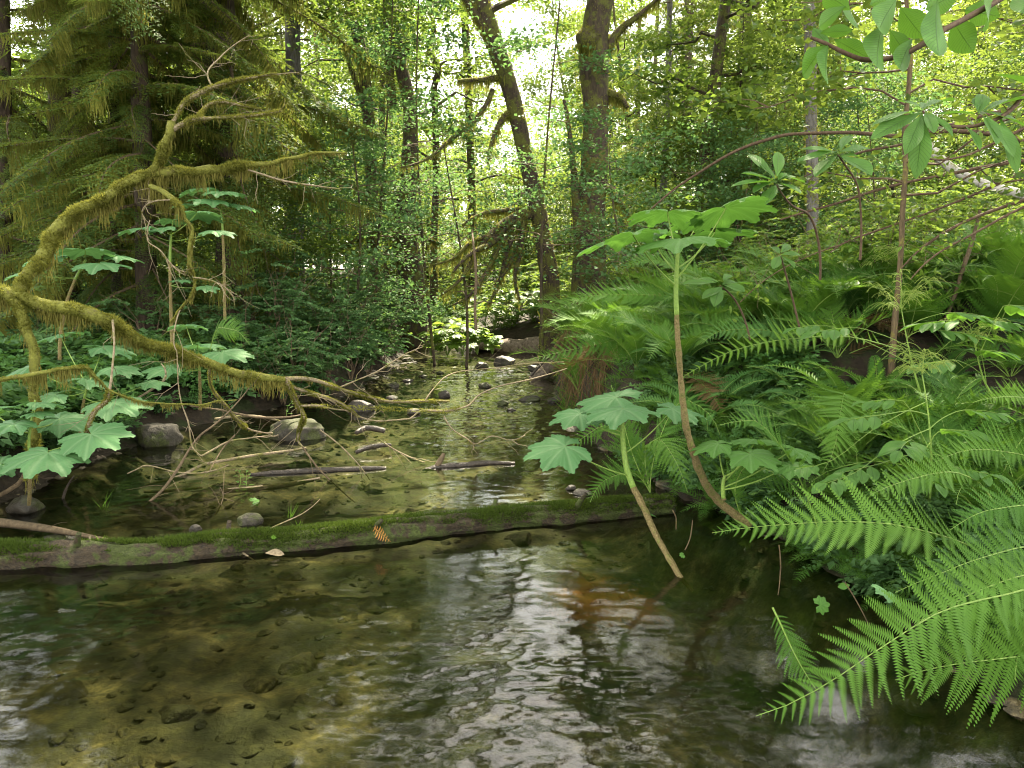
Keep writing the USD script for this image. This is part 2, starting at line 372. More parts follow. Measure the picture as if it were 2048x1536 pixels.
# the bed: gravel, algae and silt, with the ochre sand patch beside the log
op = G(1205, 1165, -0.25)
mat('bed_gravel', {
    'g': ('geometry', {}),
    'n3': ('noise_texture', {'scale': 24, 'detail': 5, 'roughness': 0.7}),
    'n': ('noise_texture', {'scale': 2.2, 'detail': 6, 'roughness': 0.6, 'distortion': 0.6}),
    'n2': ('noise_texture', {'scale': 17, 'detail': 6, 'roughness': 0.75}),
    'r': ('rgb_ramp', {'ramp': [(0.36, (0.008, 0.010, 0.004)), (0.46, (0.028, 0.028, 0.012)), (0.56, (0.056, 0.046, 0.022)), (0.66, (0.125, 0.105, 0.06))]}),
    'r2': ('rgb_ramp', {'ramp': [(0.38, (0.2, 0.2, 0.2)), (0.5, (0.75, 0.72, 0.66)), (0.62, (1.7, 1.6, 1.35))]}),
    'm': ('mix_color', {'blend_type': 'multiply', 'fac': 0.85, 'use_clamp': False}),
    'd': ('vector_math', {'math_type': 'distance', 'vector2': tuple(op)}),
    'dn': ('math', {'math_type': 'multiply_add', 'value2': 0.5}),
    'dr': ('map_range', {'from_min': 0.36, 'from_max': 0.66, 'to_min': 0.9, 'to_max': 0, 'clamp': True}),
    'mo': ('mix_color', {'blend_type': 'mix', 'b': (0.50, 0.20, 0.035)}),
    'b': ('bump', {'strength': 0.8, 'distance': 0.03}),
    'p': ('principled_bsdf', {'roughness': 0.7})},
    [('g.position', 'n.vector'), ('g.position', 'n2.vector'), ('n.fac', 'r.fac'), ('n2.fac', 'r2.fac'), ('r.color', 'm.a'), ('r2.color', 'm.b'),
     ('g.position', 'd.vector1'), ('n2.fac', 'dn.value1'), ('d.value', 'dn.value3'), ('dn.value', 'dr.value'), ('dr.result', 'mo.fac'), ('m.result', 'mo.a'), ('mo.result', 'p.base_color'), ('n3.fac', 'b.height'), ('g.position', 'n3.vector'), ('b.normal', 'p.normal')])
mat('stream_water', {
    'g': ('geometry', {}),
    'n': ('noise_texture', {'scale': 60, 'detail': 3, 'roughness': 0.6, 'distortion': 0.3}),
    'b': ('bump', {'strength': 0.03, 'distance': 0.010}),
    'fr': ('fresnel', {'IOR': 1.42}),
    't': ('transparent_bsdf', {'color': (0.52, 0.55, 0.39)}),
    'gl': ('glossy_bsdf', {'color': (1, 1, 1), 'roughness': 0.0}),
    'm': ('mix_closure', {})},
    [('g.position', 'n.vector'), ('n.fac', 'b.height'), ('b.normal', 'gl.normal'), ('fr.fac', 'm.fac'), ('t.BSDF', 'm.closure1'), ('gl.BSDF', 'm.closure2')], 'm.closure')

# ---------------------------------------------------------------- terrain and water
LY, LX = [0, 3, 5, 7.3, 8.8, 9.8, 13.4, 16, 19, 22, 26], [-3.9, -3.8, -3.5, -3.5, -2.8, -2.2, -2.05, -2.3, -3.4, -5.5, -9]
RY, RX = [0, 3.4, 4.2, 5.1, 6.7, 8.4, 11.5, 12.6, 14, 15.6, 16.4, 19, 22, 26], [1.95, 1.75, 1.55, 1.22, .85, .6, .68, .75, .95, 0.9, -0.9, -2.2, -4.2, -7.5]
def ss(x):
    x = np.clip(x, 0, 1)
    return x * x * (3 - 2 * x)
def edge(x, y):
    wob = 0.14 * (meshkit.noise(np.stack([x * 0 + 3, y * 1.7, x * 0], -1), 3) - 0.5) + 0.10 * (meshkit.noise(np.stack([x * 3, y * 4.1, x * 0], -1), 4) - 0.5)
    dl, dr = np.interp(y, LY, LX) - x + wob, x - np.interp(y, RY, RX) + wob
    d = np.maximum(dl, dr)
    return np.where((y > 24), np.maximum(d, (y - 24) * 0.6), d), dr > dl
def height(x, y):
    x, y = np.asarray(x, float), np.asarray(y, float)
    d, right = edge(x, y)
    n = meshkit.fbm(np.stack([x * 0.9, y * 0.9, x * 0], -1), 4, 1) - 0.5
    n2 = meshkit.fbm(np.stack([x * 5, y * 5, x * 0], -1), 3, 2) - 0.5
    deep = np.where(y < 10.5, 0.34, np.interp(y, [10.5, 11.8, 14.5, 16], [0.34, 0.06, 0.05, 0.15]))
    deep = deep * np.interp(x, [-4, -1.5, 0.4, 1.4], [0.6, 0.8, 1.0, 1.35])
    inside = -deep * ss(-d / 0.55) + n2 * 0.09 * ss(-d / 0.2) + n * 0.10 * ss(-d / 0.5)
    lz = 0.34 * ss(d / 0.45) + 0.03 * np.clip(d, 0, 12) + n * 0.35 * ss(d / 1.0) + 0.25 * ss((y - 15) / 8)
    cut = np.interp(y, [3, 5.5, 6.6, 11.5, 13.5], [0.0, 0.15, 1.0, 1.0, 0.2])
    rise = np.interp(y, [0, 3, 6, 12, 18], [0.30, 0.30, 0.5, 0.5, 0.4])
    rz = (1 - cut) * 0.24 * ss(d / 0.45) + cut * 0.78 * ss(d / 0.22) + rise * ss((d - 0.2) / 2.5) * 0.8 + n * 0.3 * ss(d / 1.0)
    k = x - 2.6 - 0.05 * y
    hill = 0.30 * np.log1p(np.exp(np.clip(k * 0.9, -30, 30))) / 0.9 * np.interp(y, [0, 5, 14], [0.3, 0.45, 1.0])
    hill = np.minimum(hill, 12 + 0.1 * hill)
    far = 0.02 * np.clip(y - 24, 0, 200)
    return np.where(d < 0, inside, np.where(right, rz, lz) + far) + np.where(right & (d > 0), hill, 0) * ss(d / 2)
def grid(xs, ys):
    X, Y = np.meshgrid(xs, ys, indexing='ij')
    n, m = X.shape
    i, j = np.meshgrid(np.arange(n - 1), np.arange(m - 1), indexing='ij')
    a = i * m + j
    q = np.stack([a, a + m, a + m + 1, a + 1], -1).reshape(-1, 4)
    return X, Y, np.vstack([q[:, [0, 1, 2]], q[:, [0, 2, 3]]])
xs = np.r_[-400, -200, -120, -80, np.linspace(-60, -6, 46), np.linspace(-5.8, 4.0, 150), np.linspace(4.3, 60, 60), 80, 120, 200, 400]
ys = np.r_[-200, -60, -25, -12, -6, -3, -1, np.linspace(0, 16, 230), np.linspace(16.4, 40, 70), np.linspace(41, 90, 40), 120, 200, 400, 800]
X, Y, F = grid(xs, ys)
Z = height(X, Y)
V = np.stack([X, Y, Z], -1).reshape(-1, 3)
D = edge(X, Y)[0].ravel()
bedface = (D[F].max(1) < -0.01) & (V[F][:, :, 1].max(1) < 24.5)
def sub(V, F):
    u, inv = np.unique(F, return_inverse=True)
    return V[u], inv.reshape(-1, 3)
solo('ground', sub(V, F[~bedface]), 'soil', 'dark forest floor of soil, litter and moss', kind='structure', smooth=True)
solo('stream_bed', sub(V, F[bedface]), 'bed_gravel', 'brown and olive gravel bed under the clear stream', kind='structure', smooth=True)

wx = np.linspace(-4.4, 2.4, 520)
wy = np.concatenate([np.linspace(0.6, 2.0, 40, endpoint=False), np.geomspace(2.0, 25.0, 760)])
X, Y, F = grid(wx, wy)
q = np.stack([X, Y, 0 * X], -1)
amp = 0.45 + 1.1 * ss((meshkit.fbm(q * 0.8, 2, 31) - 0.38) / 0.25)
amp = amp * np.interp(X, [-3, -1.2, 0, 0.7, 1.3], [0.5, 0.75, 1.2, 0.9, 0.25])
amp = amp * np.interp(Y, [2, 5, 9, 11.5, 14, 16], [0.85, 0.75, 1.2, 2.2, 2.2, 1.0])
def wav(sx, sy, seed):
    return meshkit.noise(q * [sx, sy, 1] + [0, 0, seed * 3.3], seed) - 0.5
W_ = 0.007 * wav(2.4, 3.6, 11) + 0.0062 * wav(8, 12, 12) + 0.0036 * wav(17, 25, 13) + 0.0004 * wav(38, 52, 14)
inside = edge(X, Y)[0].ravel() < 0.4
Wv = np.stack([X, Y, W_ * amp], -1).reshape(-1, 3)
solo('water', sub(Wv, F[inside[F].any(1)]), 'stream_water', 'clear shallow stream water with fine ripples', kind='structure', smooth=True)

# ---------------------------------------------------------------- plant shapes
def frond(curve, W, npair, npin, rng, side, droop=0.25, s0=0.14, full=False, ang=28, pin=0.17, prof='lance', stem=0.004):
    """a twice-cut fern frond along a curve: pinnae on both sides, each with rows of pinnules. Returns blade mesh, stem mesh."""
    c = resample(curve, 60)
    u = s0 + (1 - s0) * (1 - (1 - np.linspace(0, 1, npair)) ** 1.15) * 0.985
    idx = u * 59
    p = np.stack([np.interp(idx, np.arange(60), c[:, k]) for k in range(3)], 1)
    tg = norm(np.gradient(c, axis=0))
    T = norm(np.stack([np.interp(idx, np.arange(60), tg[:, k]) for k in range(3)], 1))
    side = np.asarray(side, float)
    S = norm(side - T * (T @ side)[:, None])
    N = np.cross(S, T)
    t = (u - s0) / (1 - s0)
    if prof == 'lance':
        l = (0.45 + 0.55 * ss(t / 0.35)) * (1 - t ** 2.0) ** 0.9 + 0.015
    else:
        l = (1 - t) ** 0.85 + 0.015
    l = l * W
    K = npair
    sg = np.array([1.0, -1.0])
    a = math.radians(ang) * (1 + 0.35 * t)
    d0 = S[:, None] * sg[None, :, None] * np.cos(a)[:, None, None] + T[:, None] * np.sin(a)[:, None, None]
    d0 = norm(d0 + rng.normal(size=d0.shape) * 0.09)
    v_ = np.linspace(0.03, 0.97, npin)
    dr = droop * rng.uniform(0.7, 1.3, (K, 2))
    L = (l[:, None] * rng.uniform(0.82, 1.1, (K, 2)) * np.where(rng.random((K, 2)) < 0.035, 0.4, 1))
    vv = v_[None, None, :, None]
    q = p[:, None, None] + L[..., None, None] * (vv * d0[:, :, None] - dr[..., None, None] * vv ** 2 * N[:, None, None] + 0.24 * vv ** 2 * T[:, None, None])
    dq = norm(d0[:, :, None] - 2 * dr[..., None, None] * vv * N[:, None, None] + 0.48 * vv * T[:, None, None])
    e0 = norm(np.cross(np.broadcast_to(N[:, None, None], dq.shape), dq))
    pl = L[..., None] * pin * (1.0 if full else 1.15) * ((1 - v_) ** 0.65 * (0.8 + 0.2 * ss(v_ / 0.15)) + 0.03)[None, None]
    w = L[..., None] * (0.92 / npin) * 1.25 * np.ones_like(pl)
    w = np.minimum(w, pl * 1.4)
    ms = []
    b = math.radians(22)
    for s2 in (1, -1):
        e = norm(e0 * s2 * math.cos(b) + dq * math.sin(b) - N[:, None, None] * 0.12)
        A, B = q - dq * w[..., None] * 0.45, q + dq * w[..., None] * 0.45
        tip = q + e * pl[..., None]
        if full:
            m1 = q + e * pl[..., None] * 0.55 - dq * w[..., None] * 0.22
            m2 = q + e * pl[..., None] * 0.55 + dq * w[..., None] * 0.27
            v = np.stack([A, B, m2, tip, m1], -2).reshape(-1, 3)
            f = np.array([[0, 1, 2], [0, 2, 4], [4, 2, 3]])
            ms.append((v, (f[None] + (np.arange(len(v) // 5) * 5)[:, None, None]).reshape(-1, 3)))
        else:
            v = np.stack([A, B, tip], -2).reshape(-1, 3)
            ms.append((v, np.arange(len(v)).reshape(-1, 3)))
    # the midribs of the pinnae
    r = w.mean() * 0.10 + 0.0004
    return join(ms), tube(resample(curve, 14), np.linspace(stem, stem * 0.25, 14), 4)
def once_cut(curve, W, npair, rng, side, s0=0.08, stem=0.003, droop=0.2):
    c = resample(curve, 40)
    u = s0 + (1 - s0) * np.linspace(0, 0.985, npair)
    p = np.stack([np.interp(u * 39, np.arange(40), c[:, k]) for k in range(3)], 1)
    tg = norm(np.gradient(c, axis=0))
    T = norm(np.stack([np.interp(u * 39, np.arange(40), tg[:, k]) for k in range(3)], 1))
    S = norm(side - T * (T @ np.asarray(side, float))[:, None]); N = np.cross(S, T)
    t = (u - s0) / (1 - s0)
    l = W * ((0.5 + 0.5 * ss(t / 0.3)) * (1 - t ** 2.2) + 0.03)
    ms = []
    for sg in (1, -1):
        d = norm(S * sg * 0.93 + T * 0.36 - N * droop * rng.uniform(0.5, 1.5, (npair, 1)))
        ms.append(leaves(p, d, N, l, np.minimum(l * 0.28, 0.9 * (1 - s0) / npair * 1.0), 0.15, 4))
    return join(ms), tube(resample(curve, 12), np.linspace(stem, stem * 0.3, 12), 4)
def arch(L, rise, yaw, rng, droop=1.0, lean=0.0):
    """the midline of an arching frond that starts at the origin"""
    u = np.linspace(0, 1, 9)
    a0 = rise
    a = a0 - (a0 + 0.55 * droop) * u ** 1.3
    st = L / 8
    x = np.r_[0, np.cumsum(np.cos(a[:-1]) * st)]
    z = np.r_[0, np.cumsum(np.sin(a[:-1]) * st)]
    y = lean * u ** 2 * L
    c, s = math.cos(yaw), math.sin(yaw)
    return np.stack([c * x - s * y, s * x + c * y, z], 1)
PALM = [(-0.0, 1.0), (0.70, 0.95), (-0.70, 0.95), (1.42, 0.86), (-1.42, 0.86), (2.15, 0.72), (-2.15, 0.72)]
def palm_leaf(Rr, rng, cup=0.10, M=120, teeth=1.0):
    """a lobed, toothed leaf: petiole at the origin, main lobe along +x, radius Rr; returns mesh and vein strength"""
    th = np.linspace(-2.78, 2.78, M)
    r = np.zeros(M)
    lob = np.zeros(M)
    near = np.full(M, 9.0)
    for k, (a, l) in enumerate(PALM):
        a = a + rng.normal() * 0.03
        d = np.abs(th - a)
        s = l * (0.70 + 0.30 * np.clip(1 - d / 0.36, 0, 1) ** 0.85)
        s = np.where(d < 0.5, s, 0)
        r = np.maximum(r, s)
        near = np.minimum(near, d)
    r = np.maximum(r, 0.46)
    r = np.convolve(np.pad(r, 1, 'edge'), [0.2, 0.6, 0.2], 'valid')
    r *= 1 + 0.055 * teeth * (((np.arange(M) * 0.36) % 1.0) - 0.5) * 2
    r *= Rr
    rings = np.array([0.18, 0.4, 0.62, 0.82, 1.0])
    ph = rng.uniform(0, 6)
    vs, ve = [np.zeros((1, 3))], [np.ones(1)]
    for q in rings:
        rr = r * q
        fold = (near / 0.34).clip(0, 1)
        z = Rr * (0.10 * q * fold * (1 - 0.4 * q) - cup * q ** 2 + 0.035 * q * np.sin(3 * th + ph) - 0.05 * q ** 3 * (near < 0.1))
        vs.append(np.stack([rr * np.cos(th), rr * np.sin(th), z], 1))
        ve.append(np.exp(-(near * q / 0.035) ** 2))
    v = np.vstack(vs); ve = np.concatenate(ve)
    f = [[0, 1 + i, 2 + i] for i in range(M - 1)]
    for k in range(len(rings) - 1):
        a, b = 1 + k * M, 1 + (k + 1) * M
        i = np.arange(M - 1)
        f += np.stack([a + i, b + i, b + i + 1], 1).tolist() + np.stack([a + i, b + i + 1, a + i + 1], 1).tolist()
    return v, np.array(f), ve
def orient(v, pos, xdir, up):
    x = norm(np.asarray(xdir, float)); u = np.asarray(up, float)
    y = norm(np.cross(u, x)); z = np.cross(x, y)
    return np.asarray(pos) + v @ np.stack([x, y, z])
def broad_leaf(L, W, rng, curl=0.25, n=12):
    """an obovate leaf with a midrib fold; returns mesh and uv (u across -1..1, v along)"""
    v = np.linspace(0, 1, n)
    w = W / 2 * np.sin(np.pi * np.clip(v, 0, 1) ** 1.25) ** 0.75 * (0.75 + 0.35 * v)
    w[-1] = 0.002
    u = np.array([-1, -0.5, 0, 0.5, 1.0])
    wave = 0.012 * L * np.sin(v * 9 + rng.uniform(0, 6))
    x = v * L
    z0 = -curl * L * v ** 2
    pts = np.stack([np.broadcast_to(x[:, None], (n, 5)), w[:, None] * u[None], z0[:, None] + np.abs(u)[None] * w[:, None] * 0.28 + wave[:, None] * np.abs(u)[None]], -1).reshape(-1, 3)
    uv = np.stack([np.broadcast_to(u[None], (n, 5)), np.broadcast_to(v[:, None], (n, 5))], -1).reshape(-1, 2)
    f = []
    for i in range(n - 1):
        for j in range(4):
            a = i * 5 + j
            f += [[a, a + 5, a + 6], [a, a + 6, a + 1]]
    return pts, np.array(f), uv
def shrub_mesh(H, Rr, nst, nleaf, lsize, rng, flat=0.6, leafn=2, spread=1.0):
    """stems that fan out of the origin, with leaves along their upper parts in flat sprays"""
    stems, C, Dd = [], [], []
    for k in range(nst):
        a = rng.uniform(0, 2 * np.pi); h = H * rng.uniform(0.55, 1.0); r = Rr * rng.uniform(0.2, 1.0) * spread
        u = np.linspace(0, 1, 7)
        c = np.stack([np.cos(a) * r * u ** 1.5, np.sin(a) * r * u ** 1.5, h * (u - 0.22 * u ** 3)], 1) + np.r_[[np.zeros(3)], rng.normal(size=(6, 3)) * 0.02 * H]
        stems.append(tube(c, np.linspace(0.006, 0.0015, 7) * (0.6 + H * 0.5), 3, cap=False))
        for b in range(6):
            q = c[3] * (1 - (b % 3) / 3) + c[6] * ((b % 3) / 3) if b < 3 else c[rng.integers(2, 7)]
            aa = rng.uniform(0, 2 * np.pi); ll = Rr * rng.uniform(0.25, 0.6)
            n = nleaf // (nst * 6) + 1
            s = np.linspace(0.15, 1, n)
            tw = q + np.stack([np.cos(aa) * ll * s, np.sin(aa) * ll * s, -0.18 * ll * s ** 2 + rng.normal() * 0.05 * s], 1)
            stems.append(tube(np.vstack([q, tw[n // 2], tw[-1]]), [0.002, 0.0014, 0.0007], 3, cap=False))
            sd = np.where(np.arange(n) % 2, 1, -1)
            dd = np.stack([np.cos(aa + sd * 0.9), np.sin(aa + sd * 0.9), -0.15 + 0 * s], 1) + rng.normal(size=(n, 3)) * 0.2
            C.append(tw); Dd.append(dd)
    C, Dd = np.vstack(C), np.vstack(Dd)
    nn = rng.normal(size=C.shape) * flat * 0.8 + [0, -0.15, 1]
    L = lsize * rng.uniform(0.6, 1.15, len(C))
    return leaves(C, Dd, nn, L, L * 0.62, 0.2, leafn), join(stems)
def crown_cloud(tips, nper, spread, lsize, rng, flat=0.45):
    """leaf-sized faces in clumps about the given branch ends"""
    k = len(tips)
    sp = spread * rng.uniform(0.5, 1.2, k)
    C = np.repeat(tips, nper, 0) + rng.normal(size=(k * nper, 3)) * np.repeat(sp, nper)[:, None] * [1, 1, 0.30]
    Dd = rng.normal(size=C.shape) * [1, 1, 0.45] + [0, 0, -0.15]
    nn = rng.normal(size=C.shape) * flat + [0, 0, 1]
    L = lsize * rng.uniform(0.6, 1.25, len(C))
    return leaves(C, Dd, nn, L, L * 0.7, 0.2, 2)
def limbs_of(trunk, rad, n, reach, rng, lo=0.3, up=0.35, sub=4):
    """limbs that leave a trunk line; returns their meshes and the ends of their twigs"""
    ms, tips, m = [], [], len(trunk)
    for k in range(n):
        s = lo + (1 - lo) * (k + rng.random()) / n
        i = s * (m - 1)
        p = np.array([np.interp(i, np.arange(m), trunk[:, j]) for j in range(3)]); r = np.interp(i, np.arange(m), rad)
        a = k * 2.4 + rng.uniform(-0.5, 0.5)
        L = reach * rng.uniform(0.6, 1.1) * (1 - 0.55 * max(0, s - lo) / (1 - lo))
        u = np.linspace(0, 1, 6)
        c = p + np.stack([np.cos(a) * L * u, np.sin(a) * L * u, L * (up * u - 0.25 * u ** 2)], 1) + np.vstack([np.zeros(3), rng.normal(size=(5, 3)) * 0.05 * L])
        r0 = min(r * 0.5, 0.012 * L + 0.015)
        ms.append(tube(c, np.linspace(r0, 0.004, 6), 4, cap=False))
        for b in range(sub):
            q = c[rng.integers(2, 6)]
            e = q + np.r_[norm(rng.normal(size=2) + 0.6 * np.r_[np.cos(a), np.sin(a)]) * L * rng.uniform(0.15, 0.4), rng.normal() * 0.12 * L]
            ms.append(tube(np.vstack([q, (q + e) / 2 + rng.normal(size=3) * 0.03 * L, e]), [0.006, 0.004, 0.002], 3, cap=False))
            tips += [e, (q + e) / 2]
        tips += [c[5], c[4], c[3]]
    return ms, np.array(tips)

# ---------------------------------------------------------------- prototypes
def fern_proto(name, look, seed, nf=9, L=0.75, W=0.17, rise=1.05, npair=25, npin=13, droop=1.0, kind='lance'):
    rng = R(seed); T = proto(name)
    for k in range(nf + (seed in (2, 4, 6))):
        yaw = k * 2 * math.pi / nf + rng.uniform(-0.35, 0.35)
        l = L * rng.uniform(0.7, 1.12)
        c = arch(l, (0.25 if k == nf else 1) * rise * rng.uniform(0.75, 1.15), yaw, rng, droop * rng.uniform(0.7, 1.3), rng.uniform(-0.15, 0.15))
        side = np.array([-math.sin(yaw), math.cos(yaw), rng.uniform(-0.25, 0.25)])
        bl, st = frond(c, W * rng.uniform(0.85, 1.15) * l / L, npair, npin, rng, side, 0.22, prof=kind)
        f = part(T, 'frond', bl, 'dead_frond' if k == nf else look, label='brown withered frond' if k == nf else None)
        part(T, 'stalk', st, 'stem_green', parent=f)
    return T
FERN = [fern_proto('fern', 'fern_green', 1), fern_proto('fern', 'fern_green', 2, 8, 0.9, 0.2, 1.15), fern_proto('fern', 'fern_blue', 3, 9, 0.7, 0.15, 0.95),
        fern_proto('fern', 'fern_blue', 4, 10, 0.85, 0.17, 1.1), fern_proto('fern', 'fern_yellow', 5, 7, 0.8, 0.17, 1.0), fern_proto('fern', 'fern_green', 6, 6, 1.0, 0.28, 1.2, 26, 16, 1.1, 'tri')]
def sword_proto(seed, look, nf=9):
    rng = R(seed); T = proto('sword_fern')
    for k in range(nf):
        yaw = k * 2 * math.pi / nf + rng.uniform(-0.3, 0.3); l = rng.uniform(0.45, 0.75)
        c = arch(l, rng.uniform(0.7, 1.2), yaw, rng, rng.uniform(0.7, 1.2))
        bl, st = once_cut(c, 0.085, 34, rng, np.array([-math.sin(yaw), math.cos(yaw), rng.uniform(-0.3, 0.3)]))
        f = part(T, 'frond', bl, look); part(T, 'stalk', st, 'stem_green', parent=f)
    return T
SWORD = [sword_proto(21, 'fern_blue'), sword_proto(22, 'fern_green')]
def shrub_proto(seed, look, H, Rr, nst, nleaf, ls, leafn=2):
    rng = R(seed); T = proto('shrub')
    lv, st = shrub_mesh(H, Rr, nst, nleaf, ls, rng, leafn=leafn)
    part(T, 'foliage', lv, look, kind='stuff'); part(T, 'stems', st, 'twig_brown', kind='stuff')
    return T
SHRUB = [shrub_proto(31, 'shrub_green', 1.1, 0.55, 9, 1500, 0.06), shrub_proto(32, 'shrub_green', 1.5, 0.7, 9, 2100, 0.055), shrub_proto(33, 'shrub_yellow', 1.4, 0.8, 8, 1500, 0.07), shrub_proto(34, 'shrub_yellow', 2.2, 1.0, 9, 2400, 0.075)]
LOWLEAF = [shrub_proto(41, 'shrub_green', 0.45, 0.35, 7, 420, 0.06, 4), shrub_proto(42, 'shrub_yellow', 0.4, 0.35, 7, 380, 0.075, 4), shrub_proto(43, 'fern_blue', 0.55, 0.35, 7, 420, 0.07, 4)]
def tree_proto(seed, look, H, reach, r0, n=12, nper=34, ls=0.11, lo=0.25, bark='bark_mossy', lean=0.06, spread=0.45):
    rng = R(seed); T = proto('forest_tree')
    u = np.linspace(0, 1, 14)
    tr = np.stack([rng.normal() * lean * H * u + 0.02 * H * np.sin(u * 5 + rng.uniform(0, 6)), rng.normal() * lean * H * u + 0.02 * H * np.sin(u * 4 + rng.uniform(0, 6)), H * u - 0.4], 1)
    rad = r0 * (1 - 0.85 * u) * (1 + 0.5 * np.exp(-u * 18))
    part(T, 'trunk', tube(tr, rad, 9, 0.10, seed, 2.0), bark, smooth=True)
    ms, tips = limbs_of(tr, rad, n, reach, rng, lo)
    part(T, 'limbs', join(ms), bark, kind='stuff')
    part(T, 'crown', crown_cloud(tips, nper, spread, ls, rng), look, kind='stuff')
    return T
TREE = [tree_proto(51, 'crown_yellow', 11, 3.2, 0.12, 20, 60, 0.105, 0.10), tree_proto(52, 'crown_green', 12, 3.4, 0.14, 22, 56, 0.12, 0.12), tree_proto(53, 'crown_yellow', 8, 3.0, 0.08, 16, 64, 0.10, 0.06),
        tree_proto(54, 'crown_green', 15, 3.6, 0.18, 26, 40, 0.16, 0.12), tree_proto(55, 'crown_yellow', 5.5, 2.6, 0.05, 14, 64, 0.09, 0.05), tree_proto(56, 'crown_yellow', 17, 4.0, 0.2, 28, 42, 0.18, 0.12),
        tree_proto(57, 'shrub_green', 4.2, 2.2, 0.035, 13, 44, 0.08, 0.05, spread=0.35), tree_proto(58, 'crown_yellow', 20, 5.0, 0.22, 30, 44, 0.24, 0.10, spread=0.7)]
def bough_meshes(rng, L=1.0, ntw=34):
    """a drooping hemlock bough along +x, one unit long"""
    u = np.linspace(0, 1, 10)
    c = np.stack([u, 0.05 * np.sin(u * 4 + rng.uniform(0, 6)), 0.06 * u - 0.30 * u ** 2], 1)
    wood = [tube(c, np.linspace(0.012, 0.002, 10), 4, cap=False)]
    C, Dd, Nn, Ls = [], [], [], []
    for k in range(ntw):
        s = 0.12 + 0.88 * k / (ntw - 1)
        p = np.array([np.interp(s, u, c[:, j]) for j in range(3)])
        for sg in (1, -1):
            l = 0.34 * (1 - 0.75 * s) * rng.uniform(0.6, 1.15) + 0.03
            a = sg * (1.0 - 0.25 * s) + rng.normal() * 0.12
            n = max(4, int(l / 0.018))
            t = np.linspace(0.06, 1, n)
            q = p + np.stack([np.cos(a) * l * t, np.sin(a) * l * t, -0.35 * l * t ** 2 + rng.normal() * 0.02 * t], 1)
            for s2 in (1, -1):
                C.append(q); Dd.append(np.stack([np.cos(a + s2 * 0.95) + 0 * t, np.sin(a + s2 * 0.95) + 0 * t, -0.25 + 0 * t], 1) + rng.normal(size=(n, 3)) * 0.15)
                Ls.append(0.040 * (1 - 0.5 * t) * rng.uniform(0.7, 1.2, n))
    C, Dd, Ls = np.vstack(C), np.vstack(Dd), np.concatenate(Ls)
    nn = rng.normal(size=C.shape) * 0.25 + [0, 0, 1]
    drape = []
    k = 300
    s = rng.random(k) * 0.95
    b = np.stack([np.interp(s, u, c[:, j]) for j in range(3)], 1) + rng.normal(size=(k, 3)) * [0.02, 0.03, 0.004]
    cl = np.abs(meshkit.noise(np.stack([s * 14, 0 * s, 0 * s + rng.random() * 50], -1), 3))
    drape = strips(b, 0.30 * cl ** 2.6 * rng.uniform(0.4, 1, k) + 0.012, 0.008, rng, 0.08)
    return leaves(C, Dd, nn, Ls, Ls * 0.36, 0.1, 2), join(wood), drape
BOUGH = [bough_meshes(R(60 + k)) for k in range(4)]
hem = {}
def hemlock(label, base, top, r0, zs, seed, reach=(2.2, 1.0), trunk=None, droop=0.35, group=None, moss=True, bark='bark_conifer'):
    """a conifer with a bark trunk, a crown of drooping boughs and moss drapes"""
    rng = R(seed); base = np.asarray(base, float)
    T = thing('hemlock_tree', label, 'tree', base, group)
    if trunk is None:
        u = np.linspace(0, 1, 24)
        tr = base + np.stack([(top[0] - base[0]) * u + 0.06 * np.sin(u * 7 + seed), (top[1] - base[1]) * u, (top[2] - base[2]) * u - 0.3], 1)
        rad = r0 * (1 - 0.8 * u) * (1 + 0.6 * np.exp(-u * 30))
    else:
        tr, rad = trunk
    part(T, 'trunk', tube(resample(np.c_[tr, rad], 60)[:, :3], resample(np.c_[tr, rad], 60)[:, 3], 14, 0.16, seed, 3.0), bark, smooth=True)
    z = np.asarray(zs)
    n = len(z)
    q = np.stack([np.interp(z, tr[:, 2], tr[:, k]) for k in range(2)] + [z], 1) - base
    yaw = (np.arange(n) * 2.399 + rng.uniform(-0.5, 0.5, n))
    L = np.interp(z, [z.min(), z.max()], reach) * rng.uniform(0.6, 1.15, n)
    rot = Rotation.from_euler('ZY', np.stack([yaw, droop * rng.uniform(-0.3, 1.2, n)], 1))
    idx = rng.integers(0, 4, n)
    scl = np.stack([L, L * 0.85, L * 0.9], 1)
    for name, j, lk, on in (('crown', 0, 'needle_green', True), ('bough', 1, 'twig_brown', True), ('hanging_moss', 2, 'moss_olive', moss)):
        if not on:
            continue
        path = numbered(name, T.path)
        if name in hem:
            instancer(path, hem[name], q, rot, scl, idx)
        else:
            hem[name] = instancer(path, [({'crown': 'needle_spray', 'bough': 'branch_wood', 'hanging_moss': 'moss_drape'}[name], BOUGH[k][j], lk, False) for k in range(4)], q, rot, scl, idx)
    return T

